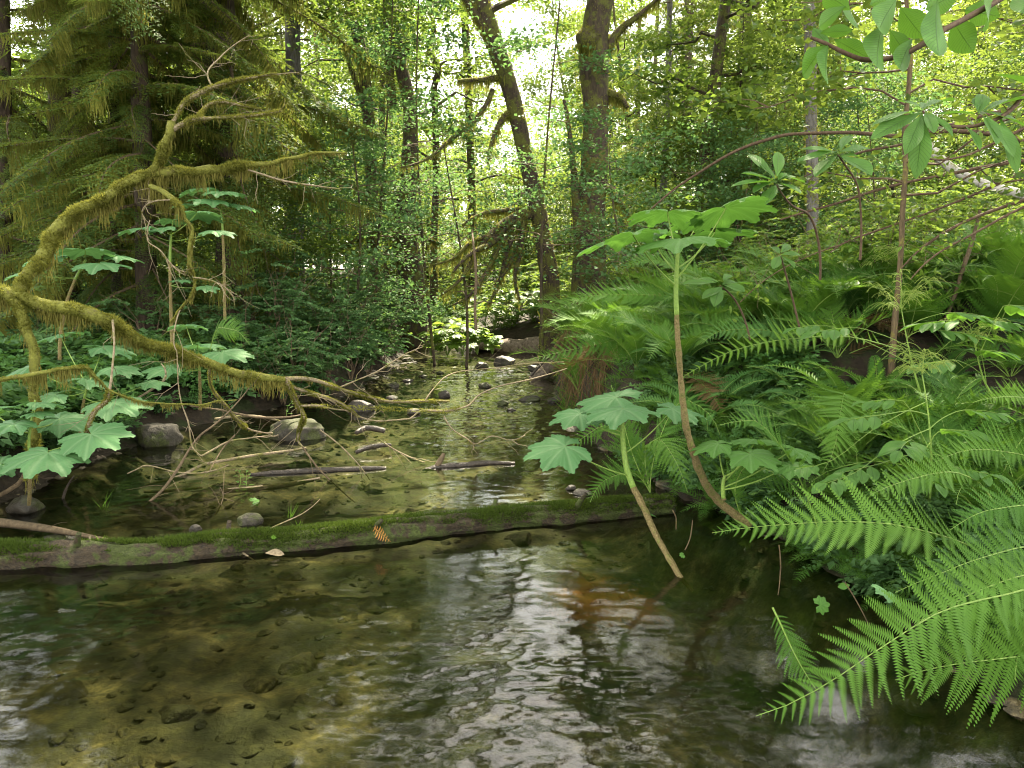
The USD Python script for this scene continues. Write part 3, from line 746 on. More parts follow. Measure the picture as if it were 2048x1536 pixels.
# ---------------------------------------------------------------- the trees whose trunks stand out
def gz(x, y):
    return float(height(np.array([float(x)]), np.array([float(y)]))[0])
def trunk_from(pix, top_z, seed):
    """a trunk through the given photo points, carried down to the ground and up to top_z"""
    pts, rad = pline(pix, 6 * len(pix))
    lo, hi = (0, -1) if pts[0, 2] < pts[-1, 2] else (-1, 0)
    if lo == -1:
        pts, rad = pts[::-1], rad[::-1]
    b = pts[0].copy(); b[2] = gz(b[0], b[1]) - 0.25
    if b[2] < pts[0, 2] - 0.05:
        k = pts[0] - (pts[2] - pts[0]) * 0.25 * max(0.2, pts[0, 2] - b[2]); k[2] = b[2]
        pts, rad = np.vstack([k, pts]), np.r_[rad[0] * 1.35, rad]
    d = norm(pts[-1] - pts[-4]); d = norm(d * [0.6, 0.6, 1])
    rng = R(seed); n = 8
    if top_z > pts[-1, 2]:
        s = (top_z - pts[-1, 2]) / d[2] * np.linspace(0, 1, n + 1)[1:]
        ext = pts[-1] + d * s[:, None] + rng.normal(size=(n, 3)) * [0.12, 0.12, 0]
        pts, rad = np.vstack([pts, ext]), np.r_[rad, rad[-1] * np.linspace(0.95, 0.12, n)]
    return pts, rad
def gap_keep(C, rng, keep=0.04):
    """the canopy is open above the stream: thin the clumps that would close that opening"""
    a = np.abs(C[:, 0] - 0.045 * C[:, 1]) < (0.06 + 0.35 * np.clip((C[:, 2] - EYE) / C[:, 1] - 0.28, 0, 0.25)) * C[:, 1]
    h = (C[:, 2] > EYE + 0.36 * C[:, 1]) & (C[:, 2] < EYE + 0.74 * C[:, 1])
    low = (C[:, 2] > EYE + 0.17 * C[:, 1]) & ~h & (C[:, 2] < EYE + 0.74 * C[:, 1])
    return ~(a & h) & ~(a & low & (rng.random(len(C)) < 0.5)) | (rng.random(len(C)) < keep)
def broadleaf(label, pix, top_z, seed, look='crown_green', reach=3.0, nlimb=14, nper=34, ls=0.085, lo=0.3, bark='bark_mossy', drape=900, spread=0.5, extra=None, group=None, gap=True):
    rng = R(seed)
    tr, rad = trunk_from(pix, top_z, seed)
    T = thing('mossy_tree', label, 'tree', tr[0] + [0, 0, 0.2], group)
    q = resample(np.c_[tr, rad], 70)
    part(T, 'trunk', tube(q[:, :3], q[:, 3], 14, 0.16, seed, 4.0), bark, smooth=True)
    ms, tips = limbs_of(q[:, :3], q[:, 3], nlimb, reach, rng, lo)
    if gap:
        tips = tips[gap_keep(tips, rng)]
    part(T, 'limbs', join(ms), bark, kind='stuff')
    part(T, 'crown', crown_cloud(tips, int(nper * 1.25), spread, ls * 1.2, rng), look, kind='stuff')
    vis = q[q[:, 2] < 9]
    mo = [moss_on(vis[:, :3], vis[:, 3], 5000, rng, (0.03, 0.08), 0.016), drape_on(vis[:, :3], vis[:, 3], drape, rng, (0.1, 0.45), 0.014, 10)]
    for k, e in enumerate(extra or []):
        p_, r_ = pline(e)
        part(T, 'limb', tube(p_, r_, 8, 0.2, seed + k, 6.0), bark, smooth=True)
        mo += [moss_on(p_, r_, 900, rng, (0.02, 0.06), 0.012), drape_on(p_, r_, 700, rng, (0.08, 0.42), 0.012, 10)]
    part(T, 'moss', join(mo), 'moss_green', kind='stuff')
    return T
hemlock('large conifer trunk on the left bank, the thickest trunk left of the stream', P(462, 560, 12.0), P(425, -60, 12.0) + [-0.2, 0, 14], 0.30,
        np.r_[np.linspace(2.9, 9, 60), np.linspace(9, 21, 60)], 71, (2.7, 1.7),
        trunk=trunk_from([(466, 560, 12.0, 66), (462, 420, 12.0, 60), (452, 250, 12.0, 58), (438, 110, 12.0, 62), (430, -20, 12.0, 66)], 22, 71))
hemlock('dark hemlock at the left with moss draped on drooping boughs', P(285, 560, 10.5), P(285, 0, 10.5) + [0, 0, 12], 0.15,
        np.r_[np.linspace(1.3, 8, 84), np.linspace(8, 17, 34)], 72, (2.6, 1.4),
        trunk=trunk_from([(292, 560, 10.5, 40), (290, 400, 10.5, 38), (283, 240, 10.5, 34), (278, 100, 10.5, 30), (282, -20, 10.5, 28)], 18, 72), droop=0.45)
hemlock('slim hemlock between the dark hemlock and the left edge', P(228, 560, 11.6), P(228, 0, 11.6), 0.10,
        np.r_[np.linspace(1.4, 8, 50), np.linspace(8, 14, 20)], 73, (2.0, 1.2),
        trunk=trunk_from([(236, 560, 11.6, 24), (232, 400, 11.6, 22), (228, 200, 11.6, 20), (226, -20, 11.6, 18)], 15, 73), droop=0.5)
broadleaf('mossy trunk near the upper left corner, bare below the frame top', [(112, 560, 13.5, 44), (118, 300, 13.5, 40), (122, 130, 13.5, 38), (140, -20, 13.5, 36)], 17, 74, 'crown_green', 3.2, 14, 30, 0.09, 0.45, drape=500)
hemlock('dark trunk at the extreme left edge', P(8, 560, 12.5), P(8, 0, 12.5), 0.13, np.r_[np.linspace(1.5, 8, 46), np.linspace(8, 16, 90)], 75, (2.4, 1.6),
        trunk=trunk_from([(10, 560, 12.5, 30), (8, 200, 12.5, 26), (4, -20, 12.5, 24)], 17, 75), droop=0.4)
hemlock('pale hazy conifer trunk right of the large conifer', P(590, 520, 19), P(585, 0, 19), 0.2, np.r_[np.linspace(3.5, 11, 34), np.linspace(11, 22, 34)], 76, (2.6, 1.6),
        trunk=trunk_from([(592, 560, 19, 34), (588, 200, 19, 30), (584, -20, 19, 28)], 24, 76), moss=False, bark='bark_grey')
broadleaf('slender straight trunk left of the twin mossy trunks', [(748, 535, 20, 24), (744, 400, 20, 24), (738, 250, 20, 22), (725, 120, 20, 22), (690, -20, 20, 20)], 15, 77, 'crown_green', 3.0, 14, 28, 0.10, 0.42, drape=300,
          extra=[[(735, 240, 20, 12), (700, 130, 20, 10), (676, 60, 20, 8), (640, -10, 20, 6)], [(740, 300, 20, 9), (700, 250, 19.6, 7), (660, 225, 19.4, 4)]])
broadleaf('twin mossy trunk with curling limbs at its foot, behind the stream', [(822, 548, 17.5, 52), (810, 440, 17.5, 44), (818, 350, 17.5, 32), (820, 230, 17.5, 26), (800, 120, 17.5, 24), (775, -20, 17.5, 22)], 17, 78, 'crown_green', 3.2, 18, 30, 0.09, 0.30, drape=1000,
          extra=[[(800, 430, 17.5, 15), (770, 448, 17.3, 13), (740, 462, 17.2, 11), (715, 478, 17.0, 8), (680, 497, 16.8, 5)], [(742, 462, 17.2, 9), (750, 490, 17.0, 8), (758, 510, 17.0, 6), (760, 530, 17, 4)],
                 [(832, 440, 17.4, 10), (842, 462, 17.3, 9), (860, 480, 17.2, 6), (885, 486, 17.2, 4)], [(800, 440, 17.3, 9), (786, 490, 17.2, 8), (770, 506, 17.1, 5)],
                 [(785, 210, 17.5, 18), (778, 110, 17.5, 17), (772, -10, 17.5, 16)]])
broadleaf('leaning mossy trunk in the middle that tilts left towards its top', [(1100, 560, 14.5, 38), (1085, 470, 14.5, 34), (1062, 360, 14.5, 32), (1048, 300, 14.5, 31), (1032, 220, 14.5, 32), (1008, 140, 14.5, 34), (980, 60, 14.5, 36), (955, -20, 14.5, 38)], 20, 79, 'crown_green', 4.0, 28, 44, 0.10, 0.30, drape=900,
          extra=[[(1060, 430, 14.4, 18), (1020, 445, 14.0, 16), (985, 485, 13.6, 13), (945, 505, 13.2, 9), (905, 545, 13, 5)], [(1050, 440, 14.4, 14), (1035, 490, 14.1, 11), (1015, 535, 13.8, 8), (990, 570, 13.6, 4)],
                 [(1020, 225, 14.5, 14), (1000, 245, 14.2, 10), (985, 280, 14.0, 7), (975, 320, 13.8, 4)], [(1000, 155, 14.5, 12), (960, 160, 14.3, 10), (915, 162, 14.2, 6)],
                 [(975, 70, 14.4, 18), (950, 30, 14.3, 15), (925, -10, 14.2, 12)], [(1040, 420, 14.3, 10), (975, 425, 14.0, 7), (925, 450, 13.7, 4)],
                 [(985, 180, 14.3, 9), (950, 240, 13.8, 8), (900, 280, 13.4, 7), (850, 320, 13.0, 5), (800, 335, 12.7, 3)],
                 [(1050, 425, 14.3, 15), (1000, 450, 13.8, 13), (955, 500, 13.4, 10), (920, 560, 13.1, 7), (880, 590, 13, 4)], [(1045, 435, 14.2, 13), (1005, 480, 13.8, 11), (975, 540, 13.5, 9), (940, 590, 13.3, 6), (905, 610, 13.2, 3)],
                 [(1040, 440, 14.2, 12), (1015, 500, 13.9, 10), (1000, 560, 13.7, 8), (975, 610, 13.5, 5)], [(1045, 430, 14.2, 11), (1042, 500, 14.0, 9), (1030, 550, 13.8, 7), (1040, 600, 13.7, 4)],
                 [(1005, 470, 13.8, 9), (950, 480, 13.4, 7), (900, 520, 13.1, 5), (860, 530, 13.0, 3)]])
broadleaf('thick mossy trunk with a shaggy moss shelf near its top, right of the leaning trunk', [(1178, 520, 13.6, 64), (1182, 420, 13.6, 58), (1190, 300, 13.6, 52), (1192, 220, 13.6, 50), (1186, 120, 13.6, 56), (1190, 70, 13.6, 52), (1205, -20, 13.6, 44)], 21, 80, 'crown_green', 4.4, 30, 48, 0.11, 0.30, drape=1800,
          extra=[[(1185, 80, 13.5, 40), (1170, 78, 13.4, 44), (1158, 80, 13.35, 24)], [(1215, 100, 13.6, 18), (1240, 60, 13.6, 15), (1285, 25, 13.5, 9), (1330, -20, 13.4, 6)],
                 [(1210, 185, 13.6, 16), (1238, 195, 13.5, 13), (1255, 215, 13.4, 7)], [(1160, 480, 13.5, 26), (1148, 350, 13.5, 14), (1140, 270, 13.5, 9), (1128, 200, 13.5, 6)],
                 [(1210, 375, 13.5, 8), (1238, 400, 13.4, 6), (1258, 430, 13.2, 3)]])
for k, (pix, lab) in enumerate([([(868, 470, 22, 14), (872, 300, 22, 13), (868, 180, 22, 12)], 'thin trunk seen between the twin mossy trunk and the leaning trunk'),
                                ([(945, 470, 23, 17), (942, 330, 23, 15), (934, 120, 23, 14), (925, -20, 23, 13)], 'thin mossy trunk just left of the leaning trunk'),
                                ([(770, 470, 24, 13), (765, 300, 24, 12), (768, 60, 24, 12)], 'thin trunk behind the slender straight trunk')]):
    broadleaf(lab, pix, 11, 85 + k, 'crown_yellow', 2.4, 12, 30, 0.1, 0.3, drape=200)
for k, (x, Y, w, t, lab) in enumerate([(1372, 27, 22, 24, 'brown conifer trunk on the right slope, left of three in a row'), (1482, 29, 26, 26, 'thickest dark trunk on the right slope'), (1432, 30, 14, 20, 'thin conifer trunk between the two larger trunks on the right slope'),
                                        (1328, 24, 15, 18, 'slim mossy conifer right of the shaggy trunk'), (1560, 33, 20, 24, 'far conifer trunk between the dark trunk and the grey trunk'),
                                       (1935, 24, 22, 24, 'conifer trunk half hidden by leaves at the upper right')]):
    b = P(x, 330, Y); g = gz(b[0], Y)
    hemlock(lab, (b[0], Y, g), (b[0], Y, g + t), w * Y / FPX / 2 * 1.1, np.linspace(g + t * 0.2, g + t * 0.97, 70), 90 + k, (2.8, 1.0), moss=k < 3, droop=0.3, bark='bark_grey' if k == 3 else 'bark_conifer')

broadleaf('pale grey trunk behind the overhanging broad leaves', [(1626, 430, 12.5, 22), (1622, 200, 12.5, 22), (1620, 90, 12.5, 21), (1618, -20, 12.5, 20)], 18, 131, 'crown_yellow', 3.6, 20, 38, 0.11, 0.38, 'bark_grey', 60)

# ---------------------------------------------------------------- forest behind, each tree on its own
rng = R(7)
spots = []
def try_spot(x, y, dmin):
    if all((x - a) ** 2 + (y - b) ** 2 > dmin ** 2 for a, b in spots):
        spots.append((x, y)); return True
    return False
n = 0
while n < 64:
    Y = 17 + 45 * rng.random() ** 1.15
    px = rng.uniform(-160, 2210)
    p = P(px, 560, Y)
    d = float(edge(np.array([p[0]]), np.array([Y]))[0][0])
    wedge = 960 < px < 1200
    clear = ((p[0] + 4.0) / 5.0) ** 2 + ((Y - 22.5) / 5.5) ** 2 < 1
    if d < 0.8 or clear or (wedge and Y < 34) or not try_spot(p[0], Y, 1.6):
        continue
    n += 1
    if wedge:
        k = int(rng.choice([2, 4])); s = rng.uniform(0.75, 0.95)
    elif Y < 26:
        k = int(rng.choice([0, 2, 4, 4, 1])); s = rng.uniform(0.8, 1.1)
    else:
        k = int(rng.choice([0, 1, 2, 0, 2, 3])); s = rng.uniform(0.75, 1.1)
    if Y < 36 and abs(p[0] - 0.045 * Y) < 0.06 * Y + 3.4:
        k, s = 4, rng.uniform(0.7, 1.0)
    right = p[0] > 2.5
    g = gz(p[0], Y)
    lab = ('sunlit leafy tree among the trees on the right slope' if right else 'leafy tree in the sunlit wood left of the stream' if p[0] < -2.5 else 'young leafy tree in the sunlit gap behind the stream')
    place(TREE[k], 'forest_tree', lab, 'tree', (p[0], Y, g), rng.uniform(0, 6.28), s, 'trees on the right slope' if right else 'trees in the wood to the left' if p[0] < -2.5 else 'young trees behind the stream')
rng = R(71)
n = 0
while n < 46:                             # low trees of the understorey
    Y = rng.uniform(13.5, 30); px = rng.uniform(-120, 2180)
    p = P(px, 560, Y)
    d = float(edge(np.array([p[0]]), np.array([Y]))[0][0])
    clear = ((p[0] + 3.5) / 4.5) ** 2 + ((Y - 21.5) / 5.5) ** 2 < 1
    if d < 1.0 or clear or (850 < px < 1250 and Y < 24) or not try_spot(p[0], Y, 1.1):
        continue
    n += 1
    right = p[0] > 1.0
    place(TREE[int(rng.choice([4, 4, 6, 2] if Y > 17 else [6, 6, 4]))], 'understorey_tree', 'low leafy tree of the understorey on the right slope' if right else 'low leafy tree of the understorey in the left wood', 'tree', (p[0], Y, gz(p[0], Y)), rng.uniform(0, 6.28), rng.uniform(0.7, 1.05), 'understorey of the right slope' if right else 'understorey of the left wood')
n = 0
while n < 36:                             # the tall leafy trees that close the view
    Y = rng.uniform(42, 85); px = rng.uniform(-250, 2300)
    p = P(px, 560, Y); low = 985 < px < 1175
    if (low and Y < 58) or not try_spot(p[0], Y, 2.5):
        continue
    n += 1
    place(TREE[5 if low else 7], 'far_tree', 'far leafy tree closing the view at the end of the wood', 'tree', (p[0], Y, gz(p[0], Y)), rng.uniform(0, 6.28), 0.55 * rng.uniform(0.9, 1.1) if low else rng.uniform(0.9, 1.3), 'far trees')
for k in range(18):                       # conifers further back close the view
    Y = rng.uniform(38, 75); px = rng.choice([rng.uniform(-200, 940), rng.uniform(1190, 2250)])
    p = P(px, 560, Y); g = gz(p[0], Y); t = rng.uniform(16, 26)
    hemlock('far conifer in the wood behind', (p[0], Y, g), (p[0] + rng.uniform(-.4, .4), Y, g + t), 0.2, np.linspace(g + 2, g + t * 0.97, 34), 120 + k, (3.6, 1.0), moss=False, group='far conifers')

for x_, y_, k_, s_, lab in [(4.3, 17.5, 3, 1.1, 'tall leafy tree between the shaggy trunk and the grey trunk'), (-8.6, 14.5, 3, 1.1, 'tall leafy tree behind the hemlocks at the left edge'), (-5.6, 18.5, 3, 1.0, 'tall leafy tree right behind the large conifer trunk')]:
    place(TREE[k_], 'forest_tree', lab, 'tree', (x_, y_, gz(x_, y_)), x_, s_)

rng = R(72)
for k in range(14):
    Y = (25, 27, 29, 30, 32, 33, 35, 36, 38, 40, 42, 44, 47, 50)[k]; px = rng.uniform(800, 1190); p = P(px, 560, Y)
    place(TREE[4 if Y < 34 else 2], 'forest_tree', 'young leafy tree in the sunlit gap behind the stream', 'tree', (p[0], Y, gz(p[0], Y)), rng.uniform(0, 6.28), rng.uniform(0.85, 1.1), 'young trees behind the stream')

# ---------------------------------------------------------------- undergrowth
rng = R(8)
n = 0
while n < 190:                              # shrubs on the far slopes and floodplain
    Y = 9.5 + 26 * rng.random() ** 1.2
    px = rng.uniform(-120, 2180)
    p = P(px, 560, Y); d = float(edge(np.array([p[0]]), np.array([Y]))[0][0])
    if d < 0.45 or (p[0] > 0 and Y < 12.5):
        continue
    n += 1
    yel = Y > 16 or p[0] > 4
    k = int(rng.integers(2, 4)) if yel and rng.random() < 0.8 else int(rng.integers(0, 2))
    place(SHRUB[k], 'leafy_shrub', 'leafy shrub in the undergrowth of the right slope' if p[0] > 1 else 'leafy shrub in the undergrowth beyond the left bank', 'shrub', (p[0], Y, gz(p[0], Y) - 0.05), rng.uniform(0, 6.28), rng.uniform(0.7, 1.15),
          'shrubs of the right slope' if p[0] > 1 else 'shrubs beyond the left bank')
n = 0
while n < 34:
    Y = rng.uniform(17.5, 30); px = rng.uniform(600, 1130); p = P(px, 560, Y)
    if float(edge(np.array([p[0]]), np.array([Y]))[0][0]) < 0.5:
        continue
    n += 1
    place(SHRUB[int(rng.integers(2, 4))], 'leafy_shrub', 'sunlit yellow-green shrub in the clearing behind the stream', 'shrub', (p[0], Y, gz(p[0], Y) - 0.05), rng.uniform(0, 6.28), rng.uniform(0.45, 0.8), 'shrubs of the clearing')
# the dense bank of small-leaved shrubs left of the stream
for k, (px, py, Y, s) in enumerate([(520, 700, 8.9, 0.75), (590, 690, 9.3, 0.8), (655, 720, 9.9, 0.75), (700, 705, 10.6, 0.8), (735, 690, 11.6, 0.8), (560, 610, 10.3, 1.0), (640, 620, 11, 1.0), (700, 630, 12, 1.0), (480, 620, 9.6, 0.9), (760, 670, 13, 0.85),
                                    (600, 560, 12.5, 1.1), (520, 540, 11.5, 1.15), (690, 580, 14, 1.1), (790, 640, 15, 0.9), (450, 700, 8.6, 0.6), (610, 770, 9.0, 0.5), (740, 600, 15, 1.1), (660, 760, 9.55, 0.5), (560, 740, 9.0, 0.55), (770, 700, 12.6, 0.6)]):
    q = P(px, py, Y); xl = float(np.interp(Y, LY, LX)); x = min(q[0], xl - 0.05)
    s *= 1.25
    place(SHRUB[k % 2], 'bank_shrub', 'dense small-leaved green shrub on the left bank overhanging the stream edge', 'shrub', (x, Y, max(0.02, gz(x, Y) - 0.05)), rng.uniform(0, 6.28), s, 'shrubs of the left bank')
# ferns
def fern_zone(nn, xr, yr, protos, label, group, smin, smax, seed, dmin=0.35, need=0.12):
    r = R(seed); got = []; tries = 0
    while len(got) < nn and tries < 6000:
        tries += 1
        Y = r.uniform(*yr); x = np.interp(Y, RY, RX) + r.uniform(*xr) if xr[0] >= 0 else np.interp(Y, LY, LX) + r.uniform(*xr)
        sx_ = screen(np.array([x, Y, 0.6]))[0][0]
        if sx_ > 2200 or sx_ < -150 or any((x - a) ** 2 + (Y - b) ** 2 < dmin ** 2 for a, b in got):
            continue
        got.append((x, Y))
        k = int(r.integers(len(protos)))
        place(protos[k], 'fern', label, 'fern', (x, Y, gz(x, Y) - 0.02), r.uniform(0, 6.28), r.uniform(smin, smax), group, (r.uniform(-12, 12), r.uniform(-12, 12)))
fern_zone(56, (0.12, 2.4), (6.2, 12.8), [FERN[0], FERN[1], FERN[3], FERN[2], FERN[1]], 'green lady fern among the ferns crowding the right cut bank', 'ferns on the right cut bank', 0.75, 1.15, 11)
fern_zone(64, (0.4, 3.8), (3.5, 7.8), [FERN[0], FERN[1], FERN[2], FERN[5], SWORD[0], SWORD[1]], 'green fern in the dense plants of the near right bank', 'ferns on the near right bank', 0.8, 1.25, 12, 0.3)
fern_zone(36, (2.0, 7.0), (7, 14), [FERN[0], FERN[4], FERN[1], SWORD[1]], 'fern on the lower right slope behind the bank', 'ferns on the lower right slope', 0.6, 0.9, 13, 0.5)
fern_zone(30, (-3.2, -0.3), (7.6, 15), [FERN[2], FERN[0], SWORD[0], FERN[4], FERN[3]], 'fern among the shrubs of the left bank', 'ferns on the left bank', 0.7, 1.1, 14, 0.5)
# low leafy ground cover nobody could count
def fernlet(seed):
    r = R(seed); ms = []
    for k in range(6):
        yaw = k * 1.05 + r.uniform(-0.4, 0.4); l = r.uniform(0.3, 0.55)
        ms.append(frond(arch(l, r.uniform(0.6, 1.2), yaw, r, r.uniform(0.7, 1.2)), 0.09, 20, 8, r, np.array([-math.sin(yaw), math.cos(yaw), r.uniform(-.3, .3)]), 0.2)[0])
    return join(ms)
rng = R(9)
n = 3400
Y = 3.4 + 36 * rng.random(n) ** 1.5
x = (rng.uniform(-120, 2200, n) - 1024) / FPX * Y
n2 = 900
y2 = rng.uniform(1.6, 6.5, n2)
y3 = rng.uniform(1.0, 9, 420)
Y = np.r_[Y, y2, y3]; x = np.r_[x, np.interp(y2, RY, RX) + rng.uniform(0.06, 1.2, n2) ** 1.3, np.interp(y3, LY, LX) - rng.uniform(0.15, 4, 420)]
d = edge(x, Y)[0]
ok = d > 0.12
x, Y = x[ok], Y[ok]
z = height(x, Y)
gp = UsdGeom.Xform.Define(stage, '/World/ground_cover'); tag(gp.GetPrim(), 'low leafy plants covering the forest floor', 'ground cover', None, 'stuff')
rot = Rotation.from_euler('ZYX', np.stack([rng.uniform(0, 6.28, len(x)), rng.normal(size=len(x)) * 0.15, rng.normal(size=len(x)) * 0.15], 1))
lm = [shrub_mesh(0.45, 0.35, 7, 260, 0.075, R(41 + k), leafn=2)[0] for k in range(3)]
pi_idx = rng.integers(0, 2, len(x)); nearr = (x > 0.3) & (Y < 13); thin = ~nearr | (rng.random(len(x)) < 0.6);  pi_idx = np.where((Y > 13) | (x > 4), np.where(rng.random(len(x)) < 0.75, 2, pi_idx), pi_idx); pi_idx = np.where(nearr & (rng.random(len(x)) < 0.9), 3 + rng.integers(0, 2, len(x)), np.where(nearr, 1, pi_idx))
sc_ = rng.uniform(0.6, 1.3, len(x)) * np.where(nearr, 0.7, 1.0) * np.where((x > 0) & (Y < 5), 0.7, 1.0) * np.where(thin, 1, 0.3)
instancer('/World/ground_cover/leaves', [('sprig', lm[0], 'shrub_green', False), ('sprig', lm[1], 'fern_blue', False), ('sprig', lm[2], 'shrub_yellow', False), ('small_fern', fernlet(5), 'fern_green', False), ('small_fern', fernlet(6), 'fern_blue', False)], np.stack([x, Y, z - 0.02], 1), rot, sc_, pi_idx)

n2 = 300
r2 = R(92)
y2 = r2.uniform(1.9, 6.6, n2); x2 = np.interp(y2, RY, RX) + 0.03 + 0.9 * r2.random(n2) ** 1.6
gp = UsdGeom.Xform.Define(stage, '/World/bank_cover'); tag(gp.GetPrim(), 'low leafy plants along the edge of the near right bank', 'ground cover', None, 'stuff')
instancer('/World/bank_cover/leaves', [('sprig', lm[0], 'shrub_green', False), ('small_fern', fernlet(7), 'fern_green', False)], np.stack([x2, y2, height(x2, y2) - 0.03], 1),
          Rotation.from_euler('ZYX', np.stack([r2.uniform(0, 6.28, n2), r2.normal(size=n2) * 0.2 - 0.3, r2.normal(size=n2) * 0.2], 1)), r2.uniform(0.4, 0.8, n2), (r2.random(n2) < 0.75).astype(int))

# ---------------------------------------------------------------- the long mossy log across the stream
rng = R(10)
lp = np.array([[*G(-260, 1150)[:2], 0.03, .095], [*G(0, 1134)[:2], 0.02, 0.085], [*G(300, 1122)[:2], 0.015, 0.082], [*G(500, 1106)[:2], 0.03, 0.085], [*G(760, 1085)[:2], 0.03, 0.08], [*G(1000, 1062)[:2], 0.03, 0.075], [*G(1200, 1042)[:2], 0.03, 0.075], [*G(1345, 1028)[:2], 0.025, 0.07]])
lq = resample(lp, 120)
lq[:, 2] += 0.012
lq[:, 3] *= 0.95 * (0.80 + 0.42 * meshkit.fbm(lq[:, :3] * 2.2, 3, 8))
lq[:, 2] += 0.03 * (meshkit.fbm(lq[:, :3] * 1.7, 2, 18) - 0.5)
lq[:, 1] += 0.06 * (meshkit.fbm(lq[:, :3] * 1.1, 2, 28) - 0.5)
lq[:, 1] += 0.05
log = thing('fallen_log', 'long moss-covered fallen log lying across the stream', 'log', lq[60, :3])
lv, lf = tube(lq[:, :3], lq[:, 3], 22, 0.42, 5, 6.0)
ring = np.arange(22) * 2 * np.pi / 22
lv[:120 * 22] += np.repeat(norm(lv[:120 * 22] - np.repeat(lq[:, :3], 22, 0)), 1, 0) * (0.010 * np.sin(np.tile(ring * 9, 120) + np.repeat(np.sin(np.arange(120) * 0.3) * 2, 22)))[:, None]
part(log, 'trunk', (lv, lf), 'log_wood', smooth=True)
for k, (i, a, L_) in enumerate([(26, 0.5, 0.10), (47, -0.6, 0.07), (68, 0.9, 0.09), (88, -0.3, 0.06), (101, 0.7, 0.12)]):
    p0 = lq[i, :3]; dv = np.array([0.25 * (-1) ** k, -math.sin(a) * 0.8, math.cos(a)]); dv = dv / np.linalg.norm(dv)
    cc_ = resample(np.array([p0, p0 + dv * (0.08 + L_ * 0.5), p0 + dv * (0.08 + L_) + [0.01, 0, 0.0]]), 8)
    part(log, 'stub', tube(cc_, np.linspace(0.024, 0.012, 8), 8, 0.3, k, 30.0), 'log_wood', smooth=True)
nm = 52000
i = rng.integers(0, 119, nm); u = rng.random(nm)[:, None]
cc = lq[i, :3] * (1 - u) + lq[i + 1, :3] * u; rr = lq[i, 3]
ang = rng.normal(size=nm) * 0.75 + 0.15
t_ = norm(lq[i + 1, :3] - lq[i, :3]); sd = norm(np.cross(t_, [0, 0, 1])); dn = sd * np.sin(ang)[:, None] + np.array([0, 0, 1]) * np.cos(ang)[:, None]
cover = meshkit.fbm(np.c_[cc[:, 0] * 3.5, ang * 1.5, cc[:, 1]], 3, 9)
pxs = screen(cc)[0]
keep = (cover > 0.29 + 0.13 * (pxs < 430) + 0.13 * np.abs(ang) ** 1.5) & (np.abs(ang) < 1.5)
lb = cc + dn * rr[:, None] * 0.99
lbk, dk = lb[keep], dn[keep] + rng.normal(size=(keep.sum(), 3)) * 0.5 + [0, 0, 0.25]
part(log, 'moss', spikes(lbk, dk, rng.uniform(0.010, 0.030, len(lbk)) * (0.6 + cover[keep]), 0.0055, rng), 'log_moss', kind='stuff')

# ---------------------------------------------------------------- mossy branch that arches in from the left
rng = R(20)
mb = thing('mossy_branch', 'thick moss-covered branch arching in from the left edge and dipping to the stream', 'branch', P(-60, 740, 4.9))
main = [(-330, 600, 4.7, 44), (-120, 590, 4.75, 42), (0, 587, 4.8, 38), (34, 592, 4.8, 38), (79, 609, 4.85, 40), (137, 622, 4.9, 42), (191, 628, 4.9, 42), (239, 657, 5.0, 36), (290, 688, 5.1, 31), (342, 702, 5.2, 28), (393, 719, 5.3, 27), (444, 738, 5.4, 27), (496, 753, 5.5, 26), (547, 760, 5.6, 23), (571, 764, 5.65, 18)]
upper = [(34, 592, 4.82, 34), (58, 551, 4.9, 36), (85, 520, 4.95, 38), (120, 461, 5.05, 38), (171, 417, 5.15, 32), (219, 393, 5.25, 28), (260, 366, 5.3, 28), (290, 352, 5.35, 31), (342, 342, 5.4, 29), (393, 341, 5.5, 29), (444, 336, 5.6, 28), (496, 330, 5.7, 19), (547, 325, 5.8, 12), (615, 309, 5.9, 9), (690, 303, 6.0, 5)]
stub = [(292, 352, 5.35, 26), (318, 322, 5.35, 25), (333, 290, 5.35, 25), (341, 262, 5.35, 24), (343, 246, 5.35, 21)]
down = [(30, 600, 4.78, 30), (44, 625, 4.78, 28), (58, 658, 4.78, 27), (66, 695, 4.78, 26), (70, 745, 4.78, 25), (72, 850, 4.78, 26), (60, 960, 4.78, 28)]
hang = [(301, 375, 5.3, 16), (335, 393, 5.25, 17), (359, 413, 5.2, 15), (372, 434, 5.2, 11), (386, 458, 5.2, 12), (384, 495, 5.2, 12), (379, 523, 5.2, 10), (386, 558, 5.2, 6), (382, 592, 5.2, 5), (362, 620, 5.2, 5), (340, 645, 5.2, 4)]
lower = [(-160, 790, 4.4, 14), (0, 757, 4.4, 13), (51, 748, 4.42, 13), (102, 743, 4.45, 13), (137, 739, 4.45, 13), (178, 732, 4.5, 14), (187, 748, 4.5, 8), (222, 784, 4.55, 6), (273, 801, 4.6, 5.5), (342, 811, 4.7, 5), (393, 811, 4.8, 4.5), (427, 808, 4.9, 4), (472, 801, 5.0, 3)]
moss, brown = [], []
for nm_, pix, k1, k2 in (('limb', main, 15000, 6500), ('limb', upper, 14000, 5200), ('limb', stub, 2600, 500), ('limb', down, 4000, 900), ('limb', hang, 3000, 1900), ('limb', lower, 2600, 2600)):
    p_, r_ = pline(pix, 6 * len(pix))
    p_ = p_ + (np.stack([meshkit.fbm(p_ * 5 + j * 7.7, 3, j) for j in range(3)], 1) - 0.5) * 0.07
    part(mb, nm_, tube(p_, r_ * 0.62, 14, 0.5, 3, 13.0), 'bark_moss_core', smooth=True)
    fat = r_ > 0.006
    moss.append(moss_on(p_[fat], r_[fat] * 0.66, int(k1 * 1.5), rng, (0.009, 0.034), 0.006))
    brown.append(drape_on(p_[fat], r_[fat] * 0.66, int(k2 * 0.65), rng, (0.02, 0.26), 0.006, 22))
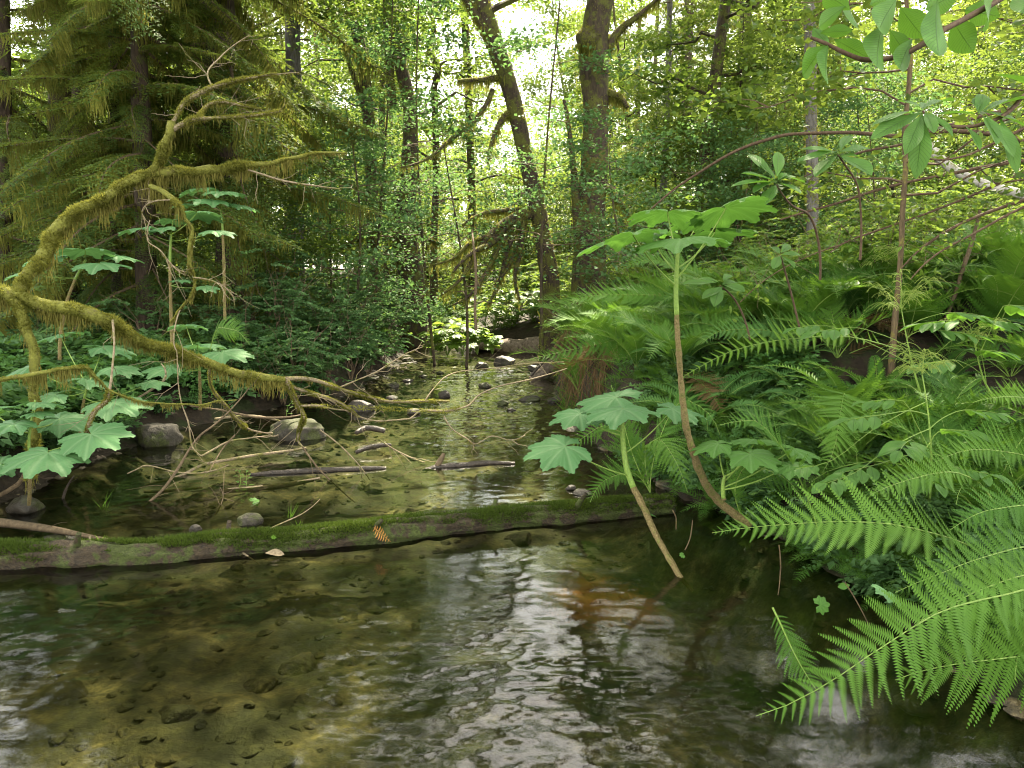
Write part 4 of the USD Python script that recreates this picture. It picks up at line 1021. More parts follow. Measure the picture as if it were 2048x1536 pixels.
twigs = [[(574, 760, 5.65, 13), (588, 795, 5.65, 11), (600, 814, 5.65, 9), (608, 835, 5.6, 7), (598, 862, 5.6, 6), (596, 879, 5.6, 6), (605, 893, 5.6, 5)],
         [(571, 758, 5.65, 12), (601, 757, 5.75, 12), (632, 761, 5.85, 11), (666, 773, 5.9, 8), (700, 784, 6.0, 7), (748, 797, 6.1, 6), (793, 804, 6.2, 6), (851, 802, 6.3, 5), (899, 802, 6.4, 3)],
         [(581, 773, 5.7, 9), (615, 784, 5.75, 9), (649, 794, 5.8, 9), (680, 806, 5.85, 6), (716, 834, 5.9, 4)],
         [(598, 812, 5.65, 8), (632, 811, 5.7, 7), (666, 818, 5.8, 5), (700, 823, 5.9, 5), (714, 831, 5.9, 5), (765, 842, 6.0, 5), (817, 838, 6.1, 5), (844, 821, 6.15, 6), (890, 822, 6.2, 8), (935, 812, 6.3, 6), (958, 790, 6.4, 5), (1000, 772, 6.5, 5), (1055, 760, 6.6, 4), (1134, 737, 6.8, 3)],
         [(676, 776, 5.95, 5), (714, 760, 6.1, 4), (748, 746, 6.2, 4), (783, 725, 6.3, 4), (817, 705, 6.4, 3), (845, 694, 6.5, 2)],
         [(851, 800, 6.3, 5), (871, 773, 6.4, 4), (892, 753, 6.5, 4), (919, 743, 6.6, 3), (988, 736, 6.7, 3), (1056, 727, 6.8, 3), (1128, 724, 6.9, 2)],
         [(888, 832, 6.2, 5), (905, 858, 6.15, 4), (935, 878, 6.1, 4), (950, 888, 6.1, 3), (985, 872, 6.1, 3), (1020, 880, 6.1, 2), (1050, 870, 6.2, 2)],
         [(343, 246, 5.35, 9), (349, 239, 5.36, 9), (369, 205, 5.4, 11), (403, 185, 5.45, 12), (427, 174, 5.5, 11), (462, 165, 5.55, 8), (496, 157, 5.6, 5), (598, 145, 5.7, 2)],
         [(345, 262, 5.35, 12), (359, 252, 5.34, 14), (393, 239, 5.3, 12), (427, 236, 5.3, 7), (478, 234, 5.3, 6), (564, 222, 5.3, 3)], [(398, 236, 5.3, 8), (405, 222, 5.35, 8), (420, 208, 5.4, 8), (444, 204, 5.4, 7), (485, 212, 5.4, 5), (523, 220, 5.4, 3)],
         [(425, 174, 5.5, 5), (415, 150, 5.5, 4), (440, 115, 5.6, 3), (500, 70, 5.7, 2)], [(490, 338, 5.7, 6), (520, 347, 5.7, 5), (560, 360, 5.75, 5), (620, 370, 5.8, 4), (680, 378, 5.9, 3)],
         [(386, 555, 5.2, 4), (420, 560, 5.2, 3), (450, 575, 5.2, 2), (470, 600, 5.2, 1.5)], [(360, 620, 5.2, 3), (348, 690, 5.1, 3), (354, 705, 5.1, 3), (356, 761, 5.1, 3), (361, 798, 5.1, 3), (378, 851, 5.1, 4), (383, 890, 5.1, 4), (403, 912, 5.1, 2)],
         [(225, 640, 4.9, 6), (227, 712, 4.8, 5), (222, 761, 4.75, 6), (215, 798, 4.7, 9), (190, 822, 4.65, 11), (176, 855, 4.6, 9), (170, 900, 4.6, 6)],
         [(420, 735, 5.35, 6), (425, 778, 5.5, 6), (452, 812, 5.7, 6), (476, 842, 5.9, 6), (500, 859, 6.1, 5), (545, 866, 6.4, 4)],
         [(340, 400, 5.2, 3), (300, 405, 5.2, 3), (284, 425, 5.2, 2), (290, 440, 5.2, 1.5)], [(300, 440, 5.2, 3), (295, 480, 5.2, 3), (320, 500, 5.2, 3), (345, 530, 5.2, 2), (370, 545, 5.2, 1.5)]]
tw_all = []
for kt, t in enumerate(twigs):
    p_, r_ = pline(t)
    r_ = r_ * (0.7 if 3 <= kt <= 6 else 0.9)
    part(mb, 'twig', tube(p_, r_ * 0.9, 6, 0.12, 4, 20.0), 'twig_pale', smooth=True)
    tw_all.append((p_, r_))
    fat = r_ > (0.0045 if kt in (7, 8, 9, 1, 2) else 0.0095)
    if fat.sum() > 3:
        rr_ = np.maximum(r_[fat], 0.016)
        moss.append(moss_on(p_[fat], np.minimum(rr_, r_[fat] + 0.006) * 0.8, int(2600 * fat.sum() / 20), rng, (0.022, 0.06), 0.006))
    brown.append(drape_on(p_, r_, 260, rng, (0.02, 0.08), 0.006, 9))
# bare side twigs
st = []
for p_, r_ in tw_all:
    for k in range(9):
        i = rng.integers(2, len(p_) - 1); L = rng.uniform(0.06, 0.30)
        d = norm(norm(p_[i] - p_[i - 1]) + rng.normal(size=3) * [0.8, 0.8, 0.7] - [0, 0, 0.25])
        u = np.linspace(0, 1, 5)[:, None]
        c = p_[i] + d * L * u + np.cumsum(rng.normal(size=(5, 3)) * 0.10 * L, 0) * u
        st.append(tube(c, np.linspace(0.0026, 0.001, 5), 3, cap=False))
        if rng.random() < 0.5:
            e = c[2] + norm(d + rng.normal(size=3) * 0.8) * L * 0.5
            st.append(tube(np.vstack([c[2], e]), [0.0016, 0.0008], 3, cap=False))
part(mb, 'fine_twigs', join(st), 'twig_pale', kind='stuff')
part(mb, 'moss', join(moss), 'moss_green', kind='stuff')
part(mb, 'hanging_moss', join(brown), 'moss_brown', kind='stuff')

# ---------------------------------------------------------------- loose twigs and driftwood
def stick(label, pix, look='twig_pale', name='twig', subs=0, seed=0, cat='twig', sides=6, rough=0.12):
    r_ = R(seed + 500); p_, q_ = pline(pix)
    T = thing(name, label, cat, p_[0])
    part(T, 'stem', tube(p_, q_, sides, rough, seed, 16.0), look, smooth=True)
    if subs:
        ms = []
        for k in range(subs):
            i = r_.integers(1, len(p_) - 1); L = r_.uniform(0.08, 0.3)
            d = norm(norm(p_[i] - p_[i - 1]) * 0.8 + r_.normal(size=3) * [0.7, 0.7, 0.5])
            u = np.linspace(0, 1, 4)[:, None]
            ms.append(tube(p_[i] + d * L * u + np.cumsum(r_.normal(size=(4, 3)) * 0.07 * L, 0) * u, np.linspace(0.0024, 0.001, 4), 3, cap=False))
        part(T, 'side_twigs', join(ms), look, kind='stuff')
    return T
stick('long bare twig rising from a dark stub in the shallows to the upper right', [(286, 1013, 5.04, 6), (334, 969, 5.1, 6), (361, 929, 5.2, 6), (381, 895, 5.25, 4), (400, 871, 5.3, 4), (427, 851, 5.35, 4), (459, 822, 5.4, 3), (498, 776, 5.5, 2)], 'twig_brown', subs=8, seed=1)
stick('long pale twig lying low over the water towards the plank', [(290, 970, 5.55, 5), (354, 954, 5.7, 6), (415, 927, 5.9, 6), (500, 912, 6.2, 6), (581, 901, 6.4, 5), (612, 895, 6.5, 3)], subs=8, seed=2)
stick('thin pale twig arched above the shallow water at the left', [(255, 947, 5.3, 3), (275, 938, 5.3, 3), (290, 931, 5.3, 3), (342, 942, 5.3, 3), (400, 946, 5.4, 3), (457, 930, 5.5, 2)], subs=3, seed=3)
stick('hooked grey twig beside the boulder', [(275, 796, 6.0, 4), (312, 773, 6.0, 5), (328, 760, 6.0, 5), (332, 749, 6.0, 4), (322, 727, 6.0, 2)], subs=2, seed=4)
stick('thin twigs fanning right above the water in front of the mossy rock', [(403, 912, 5.6, 4), (425, 900, 5.8, 4), (464, 881, 6.0, 4), (500, 876, 6.1, 3), (536, 872, 6.3, 2)], subs=6, seed=5)
stick('short dark twig standing in the shallows at the left', [(124, 1006, 5.1, 6), (128, 990, 5.1, 6), (134, 974, 5.1, 5), (148, 952, 5.1, 3)], 'wet_wood', subs=1, seed=6)
stick('straight thin stem lying on the water at the left', [(10, 1004, 5.18, 3), (70, 1000, 5.2, 3), (124, 995, 5.25, 2)], seed=7)
stick('brown root reaching out of the left bank under the lobed leaves', [(-60, 1015, 5.0, 10), (0, 990, 5.0, 10), (25, 976, 5.0, 10), (40, 964, 5.0, 9), (52, 940, 5.0, 8)], 'twig_brown', 'root', cat='root', seed=8)
stick('brown root lying along the top of the log at its left end', [(-120, 1035, 4.35, 20), (0, 1045, 4.3, 18), (70, 1054, 4.25, 16), (122, 1062, 4.2, 14), (175, 1072, 4.15, 9), (245, 1086, 4.1, 8), (314, 1093, 4.08, 7), (419, 1085, 4.1, 6), (458, 1085, 4.1, 5)], 'twig_brown', 'root', subs=3, cat='root', seed=9)
stick('forked twig lying across the moss at the middle of the log', [(456, 1085, 4.08, 4), (475, 1098, 4.04, 5), (495, 1112, 4.0, 4), (520, 1129, 3.95, 2)], seed=10)
stick('thin twig hanging from the log over the near pool', [(180, 1072, 4.12, 5), (183, 1112, 4.02, 5), (195, 1146, 3.96, 4), (210, 1166, 3.93, 2)], seed=11)
stick('thin curved twig rising from the log towards the twigs in midstream', [(458, 1085, 4.1, 3), (510, 1070, 4.2, 3), (558, 1049, 4.3, 3), (610, 1024, 4.45, 2), (640, 998, 4.6, 1.5)], seed=12)
stick('pale broken stick at the left edge on the log', [(-60, 1106, 4.05, 9), (0, 1101, 4.05, 9), (40, 1096, 4.05, 8), (66, 1089, 4.05, 5)], seed=13)
stick('dark wet plank lying flat in midstream, left piece', [(500, 950, 5.75, 8), (560, 946, 5.8, 14), (640, 941, 5.85, 14), (720, 938, 5.9, 12), (772, 936, 5.95, 7)], 'wet_wood', 'driftwood', cat='driftwood', seed=14, rough=0.3)
stick('pale driftwood branch beside the wet plank', [(442, 982, 5.35, 9), (500, 978, 5.4, 12), (560, 972, 5.5, 11), (640, 956, 5.65, 6)], 'twig_pale', 'driftwood', cat='driftwood', seed=15)
stick('thin pale driftwood strip left of the pale branch', [(288, 984, 5.35, 5), (350, 980, 5.38, 7), (405, 976, 5.42, 4)], 'twig_pale', 'driftwood', cat='driftwood', seed=16)
stick('dark wet driftwood in midstream, right piece with a stub', [(845, 940, 5.95, 6), (880, 935, 6.0, 14), (930, 930, 6.05, 14), (985, 926, 6.1, 11), (1030, 926, 6.1, 5)], 'wet_wood', 'driftwood', cat='driftwood', seed=17, rough=0.35)
stick('broken stub standing on the right driftwood', [(872, 936, 6.0, 10), (880, 922, 6.0, 12), (888, 907, 6.0, 7)], 'twig_brown', 'driftwood', cat='driftwood', seed=18)
stick('small dark stick jutting from the water left of midstream', [(712, 866, 7.1, 10), (735, 856, 7.2, 12), (770, 862, 7.2, 10)], 'wet_wood', 'driftwood', cat='driftwood', seed=19, rough=0.35)
stick('dark tilted stick near the stub in midstream', [(712, 905, 6.4, 8), (745, 893, 6.5, 10), (782, 890, 6.6, 6)], 'wet_wood', 'driftwood', cat='driftwood', seed=20, rough=0.35)
stick('dark root end slanting into the stream below the cut bank', [(1062, 760, 11.5, 16), (1082, 745, 11.6, 24), (1110, 728, 11.8, 30), (1145, 712, 12.0, 30), (1180, 700, 12.2, 26)], 'grey_log', 'driftwood', cat='driftwood', seed=21, rough=0.25, sides=10)
stick('dark thin stake leaning beside the far log', [(1062, 752, 11.4, 5), (1085, 725, 11.5, 6), (1110, 700, 11.6, 6), (1122, 682, 11.7, 4)], 'wet_wood', 'stick', cat='stick', seed=22)
stick('weathered grey log lying across the far end of the stream', [(945, 688, 16.2, 20), (985, 690, 16.0, 24), (1030, 694, 15.8, 32), (1080, 692, 15.6, 36), (1120, 690, 15.5, 30), (1170, 695, 15.4, 26)], 'grey_log', 'fallen_log', cat='log', seed=23, rough=0.25, sides=12)
stick('thin hanging twig in the middle of the view over the far stream', [(952, 660, 12, 6), (950, 610, 12, 6), (952, 560, 12, 6), (948, 500, 12, 5), (944, 460, 12.4, 4)], 'twig_brown', 'hanging_twig', seed=24)
for k, (pix, lab) in enumerate([([(380, 812, 6.4, 4), (440, 820, 6.6, 4), (520, 835, 6.8, 5), (600, 830, 7.2, 3)], 'dark twig lying along the left waterline'), ([(430, 838, 6.5, 5), (500, 832, 6.8, 6), (560, 842, 7.0, 4)], 'thicker dark twig behind the waterline twig'),
                                ([(470, 870, 6.0, 3), (440, 905, 5.8, 3), (420, 940, 5.6, 2)], 'thin twig dipping into the water left of the mossy rock'), ([(640, 860, 5.8, 3), (690, 900, 5.8, 3), (740, 960, 5.8, 2)], 'long thin twig crossing the midstream reflections'),
                                ([(605, 893, 5.6, 4), (660, 960, 5.6, 3), (710, 1005, 5.5, 2)], 'twig end that trails down past the wet plank'), ([(760, 880, 6.1, 3), (800, 905, 6.1, 3), (850, 925, 6.1, 2)], 'thin twig leaning towards the stub in midstream'),
                                ([(430, 1030, 4.9, 3), (445, 1000, 5.0, 2), (440, 975, 5.1, 1.5)], 'tiny twig stub by the grass tuft')]):
    stick(lab, pix, 'twig_brown' if k % 2 == 0 else 'twig_pale', subs=4, seed=40 + k)

# ---------------------------------------------------------------- rocks
def rock_mesh(rx, ry, rz, seed):
    import trimesh
    m = trimesh.creation.icosphere(3)
    v = np.array(m.vertices)
    rg = R(seed)
    for k in range(9):
        n_ = norm(rg.normal(size=3)); c = rg.uniform(0.62, 0.92)
        dd = v @ n_ - c
        v = v - np.where(dd > 0, dd, 0)[:, None] * n_ * 0.85
    v *= (1 + 0.35 * (meshkit.fbm(v * 2.2 + seed, 4, seed)[:, None] - 0.5))
    return v * [rx, ry, rz], np.array(m.faces)
def rock(label, px, py, wpx, hpx, look='rock_dark', seed=0, z=None, group=None):
    g = G(px, py + hpx * 0.4) if z is None else P(px, py, z)
    Y = g[1]; w = wpx * Y / FPX / 2; h = hpx * Y / FPX / 2
    solo('rock', tuple((lambda m: (m[0] + [g[0], Y + w * 0.4, h * 0.35], m[1]))(rock_mesh(w, w * 0.8, h * 1.25, seed))), look, label, 'rock', group, smooth=True, base=[g[0], Y, 0])
rock('largest boulder at the left bank, flat-topped and grey', 308, 868, 105, 58, 'rock_mossy', 1)
rock('dark rock half hidden left of the largest boulder', 250, 866, 70, 46, 'rock_dark', 2)
rock('moss-capped rock in the water under the mossy branch', 590, 858, 120, 50, 'rock_mossy', 3)
for k, (px, py, w, h, lab) in enumerate([(888, 788, 26, 18, 'small dark rock in the stream left of centre'), (1060, 797, 50, 13, 'flat dark wet rock in the riffle at the right'), (1005, 806, 26, 11, 'small wet rock left of the flat riffle rock'), (1022, 819, 20, 8, 'tiny wet stone below the riffle rocks'),
                                         (784, 795, 26, 9, 'low dark stone near the left bank riffle'), (720, 812, 60, 26, 'dark rock at the left waterline under the twigs'), (826, 822, 30, 14, 'dark stone behind the twig cluster in midstream'), (970, 770, 30, 13, 'rounded pale stone in the upper pool'),
                                         (1010, 720, 46, 24, 'dark boulder below the far grey log'), (962, 730, 30, 15, 'dark stone at the foot of the leafy island'), (1110, 800, 30, 12, 'wet stone against the right bank'), (1142, 975, 22, 12, 'wet stone in the rapid beside the log'), (1165, 985, 40, 14, 'wider grey stone in the rapid by the ferns'),
                                         (785, 770, 30, 12, 'dark stone at the edge of the gravel riffle'), (815, 760, 22, 9, 'small stone within the gravel riffle'), (390, 1056, 26, 18, 'black knob of wood sized stone before the log'), (500, 1040, 60, 26, 'brown moss-tufted stone behind the log'),
                                         (40, 1010, 80, 40, 'grey rock at the left edge below the lobed leaves'), (110, 1078, 70, 30, 'dark rock beside the log at its left end'), (1070, 735, 34, 14, 'dark stone before the slanting root'), (846, 752, 16, 7, 'pebble at the head of the riffle'), (880, 745, 18, 7, 'pebble right of the riffle head')]):
    rock(lab, px, py, w, h, 'rock_mossy' if k in (13, 16) else 'rock_dark', 10 + k)
# cobbles under the water and the gravel of the riffle
rng = R(30)
n = 4200
Y = np.r_[1.5 + 9.0 * rng.random(560) ** 1.3, 1.6 + 13 * rng.random(n - 560) ** 2.0]
x = np.interp(Y, LY, LX) + (np.interp(Y, RY, RX) - np.interp(Y, LY, LX)) * rng.random(n)
r_ = np.r_[0.025 + 0.10 * rng.random(560) ** 4, 0.012 + 0.035 * rng.random(n - 560) ** 2]
z = height(x, Y) + r_ * 0.05
cm = [(lambda m: (m[0], m[1]))(rock_mesh(1, 0.8, 0.45, 70 + k)) for k in range(3)]
gp = UsdGeom.Xform.Define(stage, '/World/cobbles'); tag(gp.GetPrim(), 'cobbles and gravel on the stream bed', 'cobbles', None, 'stuff')
instancer('/World/cobbles/stones', [('cobble', cm[k], 'bed_gravel', True) for k in range(3)], np.stack([x, Y, z], 1), Rotation.from_euler('Z', rng.uniform(0, 6.28, n)), r_, rng.integers(0, 3, n))

# ---------------------------------------------------------------- large-leaved spiny plants (lobed leaves on prickly stems)
def spiny_plant(label, stem, lv, look='palm_leaf_pale', seed=0, green_from=None, stem_look='stem_spiny', extra=None):
    """stem: photo points (px, py, Y, width); lv: (px, py, Y, radius in m, petiole root index on the stem 0..1, heading of the main lobe in degrees, tilt towards the camera)"""
    rg = R(seed + 900)
    p_, r_ = pline(stem)
    r_ = r_ * (0.6 if look == 'palm_leaf_pale' and seed > 3 else 1)
    T = thing('lobed_leaf_plant', label, 'plant', p_[0])
    if green_from is None:
        part(T, 'stem', tube(p_, r_, 9, 0.35, seed, 28.0), stem_look, smooth=True)
    else:
        green_from = max(green_from, 0.82) if seed > 4 else green_from
        k = int(green_from * (len(p_) - 1))
        part(T, 'stem', tube(p_[:k + 1], r_[:k + 1], 9, 0.38, seed, 28.0), stem_look, smooth=True)
        part(T, 'shoot', tube(p_[k:], r_[k:], 8, 0.05, seed, 25.0), 'stem_green', smooth=True)
    L = len(p_)
    nsp = 700
    i = rg.integers(0, L - 1, nsp)
    part(T, 'prickles', moss_on(p_, r_, nsp, rg, (0.007, 0.015), 0.0026), stem_look, kind='stuff')
    for (px, py, Y, rad, at, head, tilt) in lv:
        q = P(px, py, Y); root = np.array([np.interp(at * (L - 1), np.arange(L), p_[:, k]) for k in range(3)])
        h = math.radians(head)
        xd = np.array([math.cos(h), math.sin(h), -0.12 + rg.normal() * 0.05])
        up = norm(np.array([rg.normal() * 0.08, -tilt, 1.0]))
        v, f, ve = palm_leaf(rad * 1.18, rg, cup=rg.uniform(0.08, 0.16))
        lf = part(T, 'leaf', (orient(v, q, xd, up), f), look, smooth=True, vein=ve)
        mid = (root + q) / 2 + [0, 0, -0.02]
        pp = resample(np.vstack([root, mid, q]), 8)
        part(T, 'petiole', tube(pp, np.linspace(0.0045, 0.003, 8), 6), 'stem_green', smooth=True)
    return T
spiny_plant('tall prickly stem with a flat umbrella of broad lobed leaves, on the right bank', [(1500, 1050, 3.95, 20), (1478, 1035, 3.95, 19), (1440, 1005, 3.95, 17), (1405, 955, 3.9, 16), (1385, 900, 3.85, 15), (1370, 840, 3.8, 14), (1362, 760, 3.75, 12), (1356, 680, 3.7, 11), (1353, 620, 3.7, 10), (1352, 575, 3.7, 9), (1354, 530, 3.7, 8), (1357, 488, 3.7, 6)],
            [(1266, 470, 3.55, 0.235, 0.88, 185, -0.1), (1335, 424, 3.75, 0.20, 0.97, 100, -0.5), (1452, 416, 3.7, 0.22, 0.90, 40, -0.5), (1362, 478, 3.45, 0.22, 0.99, 250, -0.12), (1430, 465, 3.95, 0.21, 0.93, 60, -0.15), (1398, 440, 4.1, 0.16, 0.98, 100, -0.3), (1300, 468, 4.0, 0.20, 0.92, 140, 0.04)], 'palm_leaf_green', 1, 0.80)
spiny_plant('lobed-leaf plant on a bent prickly stem leaning out over the pool beside the log', [(1386, 1182, 3.68, 8), (1365, 1160, 3.7, 11), (1340, 1120, 3.75, 13), (1312, 1070, 3.82, 13), (1285, 1010, 3.9, 14), (1264, 968, 3.95, 13), (1252, 930, 3.97, 12), (1246, 880, 4.0, 10), (1244, 835, 4.0, 8)],
            [(1232, 795, 4.1, 0.22, 0.98, 150, 0.28), (1160, 828, 4.0, 0.15, 0.9, 190, 0.22), (1245, 818, 3.85, 0.20, 0.99, 250, 0.10), (1345, 818, 4.0, 0.16, 0.8, 350, 0.12), (1130, 893, 3.75, 0.19, 0.68, 195, 0.30), (1215, 838, 3.95, 0.07, 0.92, 220, 0.1)], 'palm_leaf_pale', 2, 0.62)
spiny_plant('small bright lobed-leaf plant at the foot of the tall prickly stem', [(1448, 1000, 3.75, 9), (1446, 970, 3.75, 8), (1450, 950, 3.75, 6)],
            [(1436, 888, 3.75, 0.13, 0.9, 160, 0.15), (1512, 880, 3.8, 0.14, 0.7, 100, 0.15), (1500, 908, 3.65, 0.15, 0.95, 300, 0.2), (1585, 898, 3.75, 0.13, 0.5, 20, 0.12), (1580, 930, 3.6, 0.12, 0.4, 330, 0.15)], 'palm_leaf_green', 3, 0.1)
spiny_plant('lobed-leaf plant in the left foreground with two wide leaves over the water', [(58, 1010, 4.55, 12), (60, 940, 4.5, 11), (58, 880, 4.5, 9), (62, 850, 4.5, 8), (70, 800, 4.5, 5)],
            [(96, 905, 4.2, 0.235, 0.45, 280, 0.22), (182, 868, 4.35, 0.215, 0.5, 330, 0.22), (72, 805, 4.5, 0.15, 1.0, 60, 0.18), (28, 848, 4.4, 0.17, 0.7, 230, 0.2), (0, 928, 4.2, 0.17, 0.4, 200, 0.25), (120, 838, 4.75, 0.2, 0.75, 20, 0.18), (-20, 820, 4.7, 0.19, 0.7, 150, 0.2), (70, 826, 4.45, 0.10, 0.95, 0, 0.05)], 'palm_leaf_pale', 4, 0.35)
spiny_plant('lobed-leaf plant behind the lower mossy twig on the left bank', [(160, 900, 5.6, 12), (162, 850, 5.6, 11), (168, 800, 5.6, 9), (175, 770, 5.6, 7)],
            [(110, 790, 5.5, 0.2, 0.9, 190, 0.2), (170, 760, 5.6, 0.22, 1.0, 70, 0.18), (225, 805, 5.4, 0.25, 0.8, 330, 0.2), (120, 670, 6.0, 0.2, 1.0, 150, 0.15), (205, 695, 6.0, 0.22, 1.0, 40, 0.18), (230, 735, 5.8, 0.18, 0.9, 10, 0.15), (60, 735, 5.6, 0.19, 0.9, 180, 0.2), (300, 765, 5.9, 0.14, 0.7, 0, 0.1)], 'palm_leaf_pale', 5, 0.5)
spiny_plant('lobed-leaf plant right behind the thick mossy branch', [(400, 820, 6.6, 11), (400, 770, 6.6, 10), (398, 720, 6.6, 8)],
            [(395, 690, 6.5, 0.24, 1.0, 100, 0.2), (445, 705, 6.4, 0.24, 0.9, 330, 0.18), (340, 735, 6.4, 0.2, 0.8, 200, 0.2), (372, 650, 6.9, 0.19, 1.0, 90, 0.15), (455, 745, 6.5, 0.15, 0.6, 340, 0.2)], 'palm_leaf_pale', 6, 0.4)
spiny_plant('lobed-leaf plant standing tall left of the arching branch', [(120, 720, 7.2, 12), (125, 640, 7.2, 11), (150, 560, 7.2, 9), (172, 520, 7.2, 7)],
            [(170, 500, 7.0, 0.27, 1.0, 100, 0.12), (110, 510, 7.1, 0.26, 0.9, 185, 0.14), (200, 527, 6.9, 0.26, 0.95, 320, 0.14), (235, 512, 7.3, 0.2, 0.95, 20, 0.1), (60, 545, 7.2, 0.2, 0.8, 190, 0.15)], 'palm_leaf_pale', 7, 0.5)
spiny_plant('lobed-leaf plant before the large conifer trunk, under the arching branch', [(345, 720, 8.0, 12), (342, 620, 8.0, 11), (340, 520, 8.0, 9), (342, 470, 8.0, 7)],
            [(330, 455, 7.9, 0.2, 1.0, 200, 0.08), (395, 425, 8.1, 0.26, 1.0, 90, 0.10), (345, 440, 8.1, 0.2, 1.0, 100, 0.08), (430, 462, 7.9, 0.2, 0.95, 340, 0.1), (285, 456, 7.8, 0.22, 0.95, 185, 0.08), (360, 560, 7.8, 0.12, 0.6, 300, 0.15), (412, 573, 7.8, 0.13, 0.6, 330, 0.15)], 'palm_leaf_pale', 8, 0.5)
spiny_plant('lobed-leaf plant with the highest leaves, right of the arching branch', [(450, 640, 8.6, 10), (448, 540, 8.6, 9), (445, 450, 8.6, 7), (442, 420, 8.6, 6)],
            [(405, 378, 8.6, 0.24, 1.0, 180, 0.06), (445, 384, 8.5, 0.25, 1.0, 320, 0.08), (478, 410, 8.6, 0.2, 0.95, 10, 0.08), (425, 400, 8.4, 0.24, 1.0, 250, 0.08), (370, 408, 8.7, 0.16, 0.9, 190, 0.06)], 'palm_leaf_pale', 9, 0.4)
# the sunlit leafy island in the stream and plants of the same kind behind it
rg = R(33)
for k, (px, Y, s) in enumerate([(862, 14.6, 0.55), (895, 14.5, 0.7), (925, 14.6, 0.75), (955, 14.8, 0.65), (880, 15.4, 0.7), (915, 15.3, 0.8), (940, 15.2, 0.7), (985, 14.9, 0.5), (990, 16.6, 0.8), (1030, 16.8, 0.85), (1065, 16.6, 0.8), (940, 16.4, 0.75), (1090, 16.9, 0.8), (1010, 17.6, 0.9), (1110, 16.2, 0.7), (970, 17.4, 0.9)]):
    q = P(px, 700, Y); s *= 1.15
    T = thing('leafy_plant', 'sunlit leafy plant on the small island in the stream' if Y < 16 else 'sunlit leafy plant behind the far grey log', 'plant', (q[0], Y, max(gz(q[0], Y), 0.0) + 0.05), 'plants on the stream island' if Y < 16 else 'plants behind the far log')
    for j in range(20):
        a = rg.uniform(0, 6.28); rr_ = rg.uniform(0.05, 0.38) * s * 1.2; hh = rg.uniform(0.25, 0.75) * s
        c = T.base + [math.cos(a) * rr_, math.sin(a) * rr_, hh]
        v, f, ve = palm_leaf(rg.uniform(0.11, 0.19), rg, M=48)
        part(T, 'leaf', (orient(v, c, [math.cos(a), math.sin(a), -0.25], [rg.normal() * 0.2, rg.normal() * 0.2 - 0.1, 1]), f), 'shrub_yellow', smooth=True)
        part(T, 'petiole', tube(np.vstack([T.base, (T.base + c) / 2 + [0, 0, 0.05], c]), [0.006, 0.004, 0.003], 3), 'stem_green')

# ---------------------------------------------------------------- the ferns that stand out
def hero_fern(label, fronds, seed, look='fern_green', base=None):
    """fronds: (photo points from base to tip (px, py, Y), pinna length m, side vector, pairs, pinnules, droop)"""
    rg = R(seed)
    b = P(*fronds[0][0][0]) if base is None else np.asarray(base)
    T = thing('fern', label, 'fern', b)
    for pix, W, side, npair, npin, droop in fronds:
        c = resample(np.array([P(*a) for a in pix]), 40)
        if base is not None:
            c = resample(np.vstack([b, c]), 50)
        bl, st = frond(c, W, int(npair * 1.2), npin + 2, rg, side, droop * 1.3, s0=0.10, full=True, pin=0.165, ang=30)
        f = part(T, 'frond', bl, look)
        part(T, 'stalk', st, 'stem_green', parent=f)
    return T
hero_fern('big fern frond reaching low over the pool at the lower right corner', [
    ([(2150, 1130, 2.45), (2048, 1180, 2.38), (1900, 1216, 2.28), (1770, 1290, 2.15), (1650, 1370, 2.05), (1570, 1412, 2.0), (1512, 1432, 1.97)], 0.235, (0.25, -0.50, -0.80), 27, 18, 0.30)], 201)
hero_fern('fern frond reaching level over the dark pool below the small bright plant', [
    ([(2000, 1125, 3.1), (1940, 1092, 3.05), (1860, 1065, 2.95), (1760, 1046, 2.9), (1640, 1044, 2.85), (1530, 1052, 2.8), (1460, 1060, 2.78), (1424, 1066, 2.77)], 0.255, (0.35, -0.62, -0.66), 26, 17, 0.22)], 202)
hero_fern('fern fronds hanging straight down at the lower right edge', [
    ([(2160, 1300, 2.5), (2060, 1310, 2.45), (1960, 1322, 2.4), (1860, 1338, 2.38), (1790, 1360, 2.36)], 0.27, (0.05, -0.25, -0.95), 15, 18, 0.12),
    ([(2150, 1200, 2.6), (2080, 1250, 2.5), (2040, 1300, 2.45), (2030, 1360, 2.4)], 0.2, (0.9, -0.3, -0.3), 16, 15, 0.2)], 203)
hero_fern('fern with several fronds crossing behind the big corner frond', [
    ([(2130, 1100, 2.9), (2040, 1095, 2.8), (1950, 1120, 2.7), (1860, 1155, 2.62), (1790, 1185, 2.6)], 0.19, (0.3, -0.55, -0.78), 22, 15, 0.2),
    ([(2120, 1040, 3.0), (2050, 1010, 2.95), (1980, 1020, 2.9), (1900, 1060, 2.85)], 0.17, (0.3, -0.6, -0.7), 20, 14, 0.2),
    ([(2130, 1180, 2.7), (2050, 1150, 2.62), (1960, 1180, 2.55), (1880, 1220, 2.5), (1830, 1250, 2.5)], 0.16, (0.3, -0.5, -0.8), 18, 14, 0.2)], 204, 'fern_green')
hero_fern('small dark fern drooping to the water under the bank', [
    ([(1545, 1215, 2.75), (1562, 1250, 2.72), (1590, 1310, 2.68), (1640, 1390, 2.62)], 0.10, (0.85, -0.2, 0.3), 18, 12, 0.15)], 205)
hero_fern('wide fern frond facing the camera in the middle of the right bank', [
    ([(1722, 985, 4.4), (1712, 900, 4.45), (1700, 820, 4.4), (1690, 785, 4.25), (1680, 830, 4.0), (1668, 900, 3.85), (1645, 945, 3.75)], 0.30, (1, 0.05, -0.05), 30, 18, 0.12)], 206)
